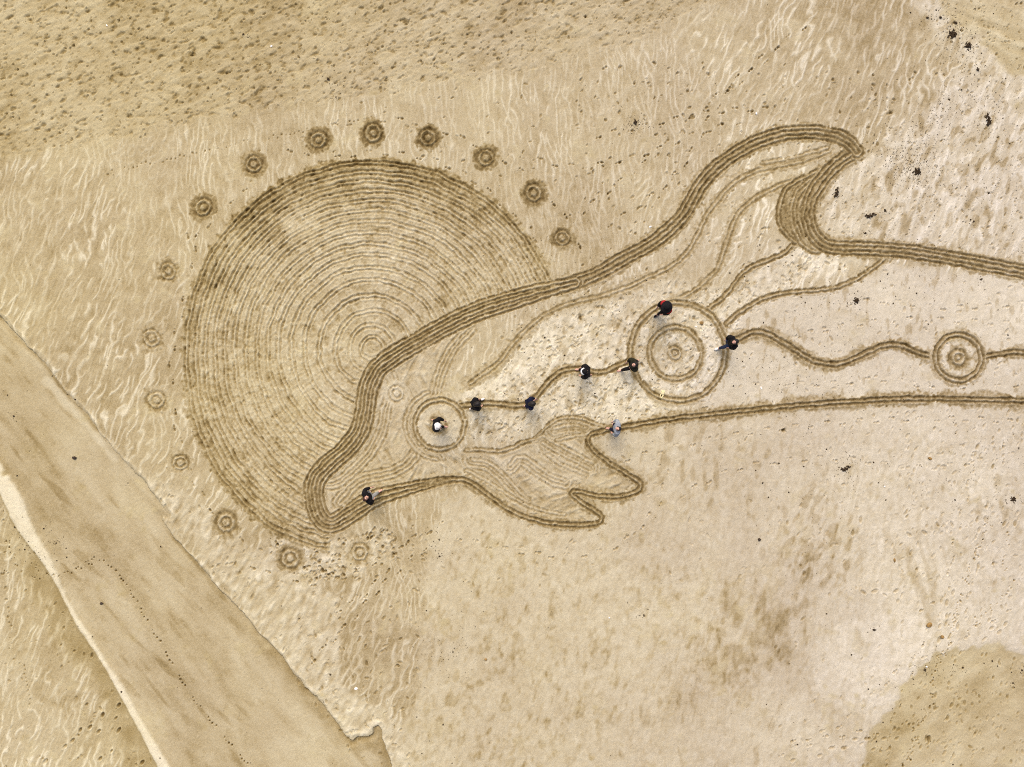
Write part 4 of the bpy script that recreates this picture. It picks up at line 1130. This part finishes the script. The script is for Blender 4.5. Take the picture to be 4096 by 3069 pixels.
# plastic jug with a handle, lying on the big ring
jx, jy = wxy(2648, 1579); jz = ground_z(2648, 1579)
jug = empty("plastic_jug", (jx, jy, jz))
jug.rotation_euler = (0, 0, R(72))
tag(jug, "yellowed plastic jug with handle lying on the big ring's lower left", "jug")
vs, fs = ball(lambda d: Vector((0.085 + math.copysign(abs(d.x) ** 0.55, d.x) * 0.095, math.copysign(abs(d.y) ** 0.6, d.y) * 0.075, 0.06 + math.copysign(abs(d.z) ** 0.6, d.z) * 0.06)), 18, 12)
link("body", mesh_of("jug_body", vs, fs, M_JUG), None, jug)
def tube(pts, r, n=8):
    vs, fs = [], []
    P_ = [Vector(p) for p in pts]
    for i, p in enumerate(P_):
        t = (P_[min(i + 1, len(P_) - 1)] - P_[max(i - 1, 0)]).normalized()
        a = t.cross(Vector((0, 0, 1)));  a = a.normalized() if a.length > 1e-4 else Vector((1, 0, 0))
        b = t.cross(a)
        rr = r[i] if isinstance(r, (list, tuple)) else r
        for q in range(n):
            an = 2 * math.pi * q / n
            vs.append(p + (a * math.cos(an) + b * math.sin(an)) * rr)
    for i in range(len(P_) - 1):
        for q in range(n):
            fs.append((i * n + q, i * n + (q + 1) % n, (i + 1) * n + (q + 1) % n, (i + 1) * n + q))
    fs.append(tuple(range(n - 1, -1, -1))); fs.append(tuple((len(P_) - 1) * n + q for q in range(n)))
    return vs, fs
vs, fs = tube([(0.01, 0.045, 0.06), (-0.05, 0.055, 0.06), (-0.11, 0.045, 0.055), (-0.16, 0.02, 0.05)], 0.021)
link("handle", mesh_of("jug_handle", vs, fs, M_JUG), None, jug)
vs, fs = tube([(0.01, -0.04, 0.06), (-0.06, -0.045, 0.055), (-0.12, -0.02, 0.05), (-0.16, 0.0, 0.05)], [0.035, 0.03, 0.028, 0.028])
link("shoulder", mesh_of("jug_shoulder", vs, fs, M_JUG), None, jug)
vs, fs = tube([(-0.145, 0.01, 0.055), (-0.185, 0.015, 0.05)], 0.026, 12)
link("cap", mesh_of("jug_cap", vs, fs, M_JUGD), None, jug)

# ------------------------------------------------------------------ seaweed
def weed_mesh(seed, stretch=1.0, n=26):
    """a heap of crinkled flat fronds, about 1 m across before scaling"""
    r_ = random.Random(seed)
    bm = bmesh.new()
    for k in range(n):
        a = r_.uniform(0, 2 * math.pi); rad = min(abs(r_.gauss(0, 0.20 if n > 20 else 0.11)), 0.33 if n > 20 else 0.18)
        p = Vector((math.cos(a) * rad * stretch, math.sin(a) * rad / stretch, r_.uniform(0.02, 0.10)))
        d = r_.uniform(0, 2 * math.pi); w = r_.uniform(0.03, 0.075)
        rows = []
        for i in range(5):
            t = Vector((math.cos(d), math.sin(d), 0)); nn = Vector((-t.y, t.x, 0))
            ww = w * (0.5, 1, 1.15, 0.9, 0.35)[i]
            th_ = 0.035
            rows.append([bm.verts.new(p + nn * ww), bm.verts.new(p + Vector((0, 0, th_))), bm.verts.new(p - nn * ww), bm.verts.new(p - Vector((0, 0, th_)))])
            p = p + t * r_.uniform(0.03, 0.065); p.z = max(0.02, p.z + r_.uniform(-0.03, 0.03)); d += r_.uniform(-0.7, 0.7)
        for i in range(4):
            for q in range(4):
                bm.faces.new((rows[i][q], rows[i][(q + 1) % 4], rows[i + 1][(q + 1) % 4], rows[i + 1][q]))
        bm.faces.new(rows[0]); bm.faces.new(rows[4][::-1])
    bm.normal_update()
    me = bpy.data.meshes.new("seaweed"); bm.to_mesh(me); bm.free()
    me.materials.append(M_WEED)
    return me
WM = [weed_mesh(s_, st_, n_) for s_, st_, n_ in ((1, 1.15, 60), (2, 1.6, 44), (3, 1.1, 20), (4, 1.3, 14), (5, 1.0, 11), (6, 1.6, 44))]
def weed(u, v, size, kind, ang, label, group=None, sz=None):
    x, y = wxy(u, v)
    o = link("seaweed", WM[kind])
    o.location = (x, y, ground_z(u, v) - 0.002); o.rotation_euler = (0, 0, R(ang))
    s_ = size * P1
    o.scale = (s_, s_, min(s_, 0.5) if sz is None else sz)
    return tag(o, label, "seaweed", group)
BIG = [(CT([(1900, 150)])[0], 46, 0, 20, "largest tangle of dark seaweed on the strand line at the upper right"),
       (CT([(1970, 200)])[0], 38, 0, 80, "second big seaweed tangle on the strand line, below the largest"),
       (CT([(1850, 76)])[0], 26, 2, 10, "seaweed scrap at the strand line's upper end, left of the ochre corner"),
       (CT([(1915, 100)])[0], 28, 3, -20, "forked seaweed scrap between the strand line's top and its largest tangle"),
       (CT([(1795, 78)])[0], 26, 3, 160, "ragged seaweed scrap at the very top of the strand line"),
       (CT([(2010, 303)])[0], 34, 4, 30, "loose seaweed cluster at the strand line's lower end"),
       (CT([(2058, 520)])[0], 44, 5, 100, "upright seaweed clump on the streaky sand near the right edge"),
       (CT([(1748, 742)])[0], 40, 0, 0, "broad speckled seaweed clump in the middle of the streaky sand"),
       ((3346, 773), 36, 5, 80, "tall seaweed clump close to the inside of the tail fluke"),
       ((3540, 841), 24, 2, 0, "compact black seaweed clump on the streaky sand above the tail band"),
       ((3480, 864), 38, 5, 15, "long flat seaweed clump lying just above the tail band"),
       ((3955, 772), 24, 2, 40, "compact seaweed clump above the tail band near the right edge"),
       ((3893, 887), 22, 3, 60, "split seaweed clump just above the tail band, far right"),
       ((3460, 934), 22, 3, 30, "seaweed clump touching the upper edge of the tail band"),
       ((3923, 1117), 22, 2, 70, "black seaweed clump just below the tail band near the right edge"),
       ((3424, 1204), 34, 0, 60, "seaweed clump below the lowest curved tail line"),
       ((3381, 1876), 36, 5, 25, "dark seaweed clump on the pale sand below the belly line"),
       ((4053, 1999), 32, 0, 90, "big black seaweed clump at the right edge below the belly line"),
       ((3495, 2519), 24, 2, 60, "seaweed knot alone on the smooth sand left of the ochre stones"),
       ((973, 139), 22, 3, 70, "dark seaweed scrap alone on the pitted sand"),
       ((1313, 318), 32, 4, 60, "scattered seaweed clump at the lower edge of the pitted sand"),
       ((1343, 389), 15, 4, 0, "small seaweed scrap just below the pitted sand, above the sun"),
       ((2540, 492), 44, 4, 20, "thin ring of seaweed bits on the rippled sand above the dolphin's back"),
       ((1757, 2227), 16, 3, 80, "seaweed scrap on pale sand below the dolphin's jaw"),
       ((1811, 2609), 17, 4, 20, "dark starry seaweed scrap at the bottom centre left"),
       ((2576, 2464), 20, 4, 70, "seaweed scrap in the middle of the pale bottom sand"),
       ((48, 1665), 17, 3, 0, "seaweed scrap in the channel by the left edge"),
       ((220, 2175), 13, 3, 60, "curved reddish seaweed scrap beside the pale ridge"),
       ((3855, 2673), 18, 2, 30, "larger seaweed scrap in the damp corner"),
       ((4055, 2733), 16, 2, 0, "round seaweed scrap in the damp corner by the right edge"),
       ((4090, 2682), 18, 2, 0, "seaweed clump cut by the right edge in the damp corner"),
       ((3700, 2682), 30, 4, 20, "seaweed bits strewn over the tip of the damp sand")]
for (p, sz, kd, an, lab) in BIG: weed(p[0], p[1], sz * 0.95, kd, an, lab)
ORD = 'first second third fourth fifth sixth seventh eighth ninth tenth eleventh twelfth thirteenth fourteenth fifteenth sixteenth seventeenth eighteenth nineteenth twentieth'.split()
SMALL = {
    "small dark seaweed scrap on the streaky sand at the upper right": CT([(1722, 55), (1832, 45), (1935, 165), (2028, 230), (1942, 390), (2132, 340), (2120, 512), (1645, 800), (1980, 950), (1612, 908), (2180, 545), (2090, 400), (1720, 735), (1860, 470), (1790, 700), (2000, 40), (2080, 60), (1890, 430), (2150, 620), (1700, 640)]),
    "small dark seaweed scrap inside the dolphin's tail": C2([(790, 920), (745, 800), (980, 820), (925, 860), (1010, 885), (695, 640), (580, 955), (660, 975)]),
    "small dark seaweed scrap between the tail band and the wavy line": C2([(1450, 960), (1570, 1040), (1610, 1070), (1710, 1110), (995, 1120), (765, 1230), (1675, 1240), (1480, 1125), (940, 1165), (2115, 1300), (1410, 1000), (2060, 1160)]),
    "small dark seaweed scrap below the wavy line beside the big ring": C2([(600, 1580), (665, 1622), (720, 1570), (865, 1615), (880, 1420), (930, 1565), (650, 1445)]),
    "small dark seaweed scrap inside the dolphin's body": C3([(1490, 70), (1600, 170), (1345, 408), (1135, 592), (990, 530), (1100, 630), (1270, 380), (1840, 130), (1770, 380), (2085, 300)]),
    "small dark seaweed scrap on the pale sand below the belly line": C6([(320, 1345), (155, 1385), (110, 1270), (1655, 1410), (625, 1000), (440, 1140), (1040, 1270), (1100, 1410), (55, 1170), (240, 1115), (1000, 1105), (2170, 990)]),
    "small dark seaweed scrap on the pale sand near the bottom edge": C10([(1435, 1325), (1610, 1375), (1470, 1565), (1670, 1630), (1500, 620), (1585, 150), (835, 845), (865, 1045), (655, 672), (540, 588), (1490, 1130), (820, 1225)]) + C12([(515, 640), (790, 1140), (865, 1110), (320, 1505), (290, 1485), (265, 970), (115, 1240), (680, 912)]),
    "small dark seaweed scrap on the damp corner": C12([(1560, 970), (1090, 1075), (950, 1272), (890, 1362), (845, 1490), (1355, 1640), (1615, 955), (1650, 990), (1745, 1030), (1005, 1245), (1360, 980)]),
    "small dark seaweed scrap along the channel or its pale ridge": C9([(165, 215), (100, 65), (280, 78), (430, 210), (435, 268), (370, 292), (1060, 200), (520, 720), (810, 1155), (1065, 1590), (612, 795)]) + C8([(340, 505), (440, 625), (500, 660), (40, 630), (105, 1168), (840, 1215)]),
}
for lab, pts in SMALL.items():
    for k, (u, v) in enumerate(sorted(pts)):
        weed(u, v, random.uniform(10, 17), random.choice([2, 3, 3, 4]), random.uniform(0, 360), lab + ", " + ORD[k] + " from the left", lab.replace("small dark seaweed scrap", "seaweed scraps"))
# crumbs of weed too small to tell apart
bm = bmesh.new()
def crumb(u, v, s_):
    x, y = wxy(u, v); z = ground_z(u, v)
    a = random.uniform(0, 6.28); l = s_ * random.uniform(0.8, 2.2) * P1; w = s_ * 0.5 * P1
    c, s2 = math.cos(a), math.sin(a)
    vs = [bm.verts.new((x + c * l * p - s2 * w * q, y + s2 * l * p + c * w * q, z + h_)) for p, q, h_ in ((-1, 0, 0), (0, 1, 0), (1, 0, 0.0), (0, -1, 0), (0, 0, 0.018))]
    for i in range(4): bm.faces.new((vs[i], vs[(i + 1) % 4], vs[4]))
for (p, sz, kd, an, lab) in BIG:
    for _ in range(16 if sz > 25 else 7):
        crumb(p[0] + random.gauss(0, sz * 0.75), p[1] + random.gauss(0, sz * 0.75), random.uniform(1.6, 3.2))
for (u, v, n_, sp) in [(3640, 640, 150, 70), (3700, 560, 60, 50), (3670, 700, 90, 40), (3560, 660, 60, 50), (3830, 160, 160, 60), (3760, 440, 80, 45), (3960, 450, 80, 60), (2540, 495, 60, 22), (3300, 1180, 50, 90), (3150, 1520, 60, 60), (1735, 2180, 50, 45), (1800, 2600, 60, 90), (3750, 2680, 60, 60), (3400, 1880, 40, 50), (130, 2200, 70, 60), (3700, 900, 80, 160), (3950, 700, 80, 110), (2500, 1500, 120, 260), (2250, 1250, 80, 200), (3400, 1500, 60, 250)]:
    for _ in range(n_): crumb(random.gauss(u, sp), random.gauss(v, sp), random.uniform(1.3, 2.8))
for (u, v, n_, sp) in [(3750, 750, 260, 190), (3600, 560, 160, 120), (3900, 330, 160, 110), (2350, 1350, 200, 230), (2200, 1600, 160, 150), (2800, 1450, 120, 150), (3250, 1350, 120, 200), (3900, 1900, 120, 150), (3300, 1950, 80, 150)]:
    for _ in range(n_): crumb(random.gauss(u, sp), random.gauss(v, sp), random.uniform(1.2, 2.6))
for _ in range(450): crumb(random.uniform(0, 4096), random.uniform(0, 3069), random.uniform(1.2, 2.4))
me = bpy.data.meshes.new("seaweed_crumbs"); bm.to_mesh(me); bm.free()
me.materials.append(M_WEED)
o = link("seaweed_crumbs", me); tag(o, "tiny dark crumbs of seaweed strewn over the beach", "seaweed", kind="stuff")
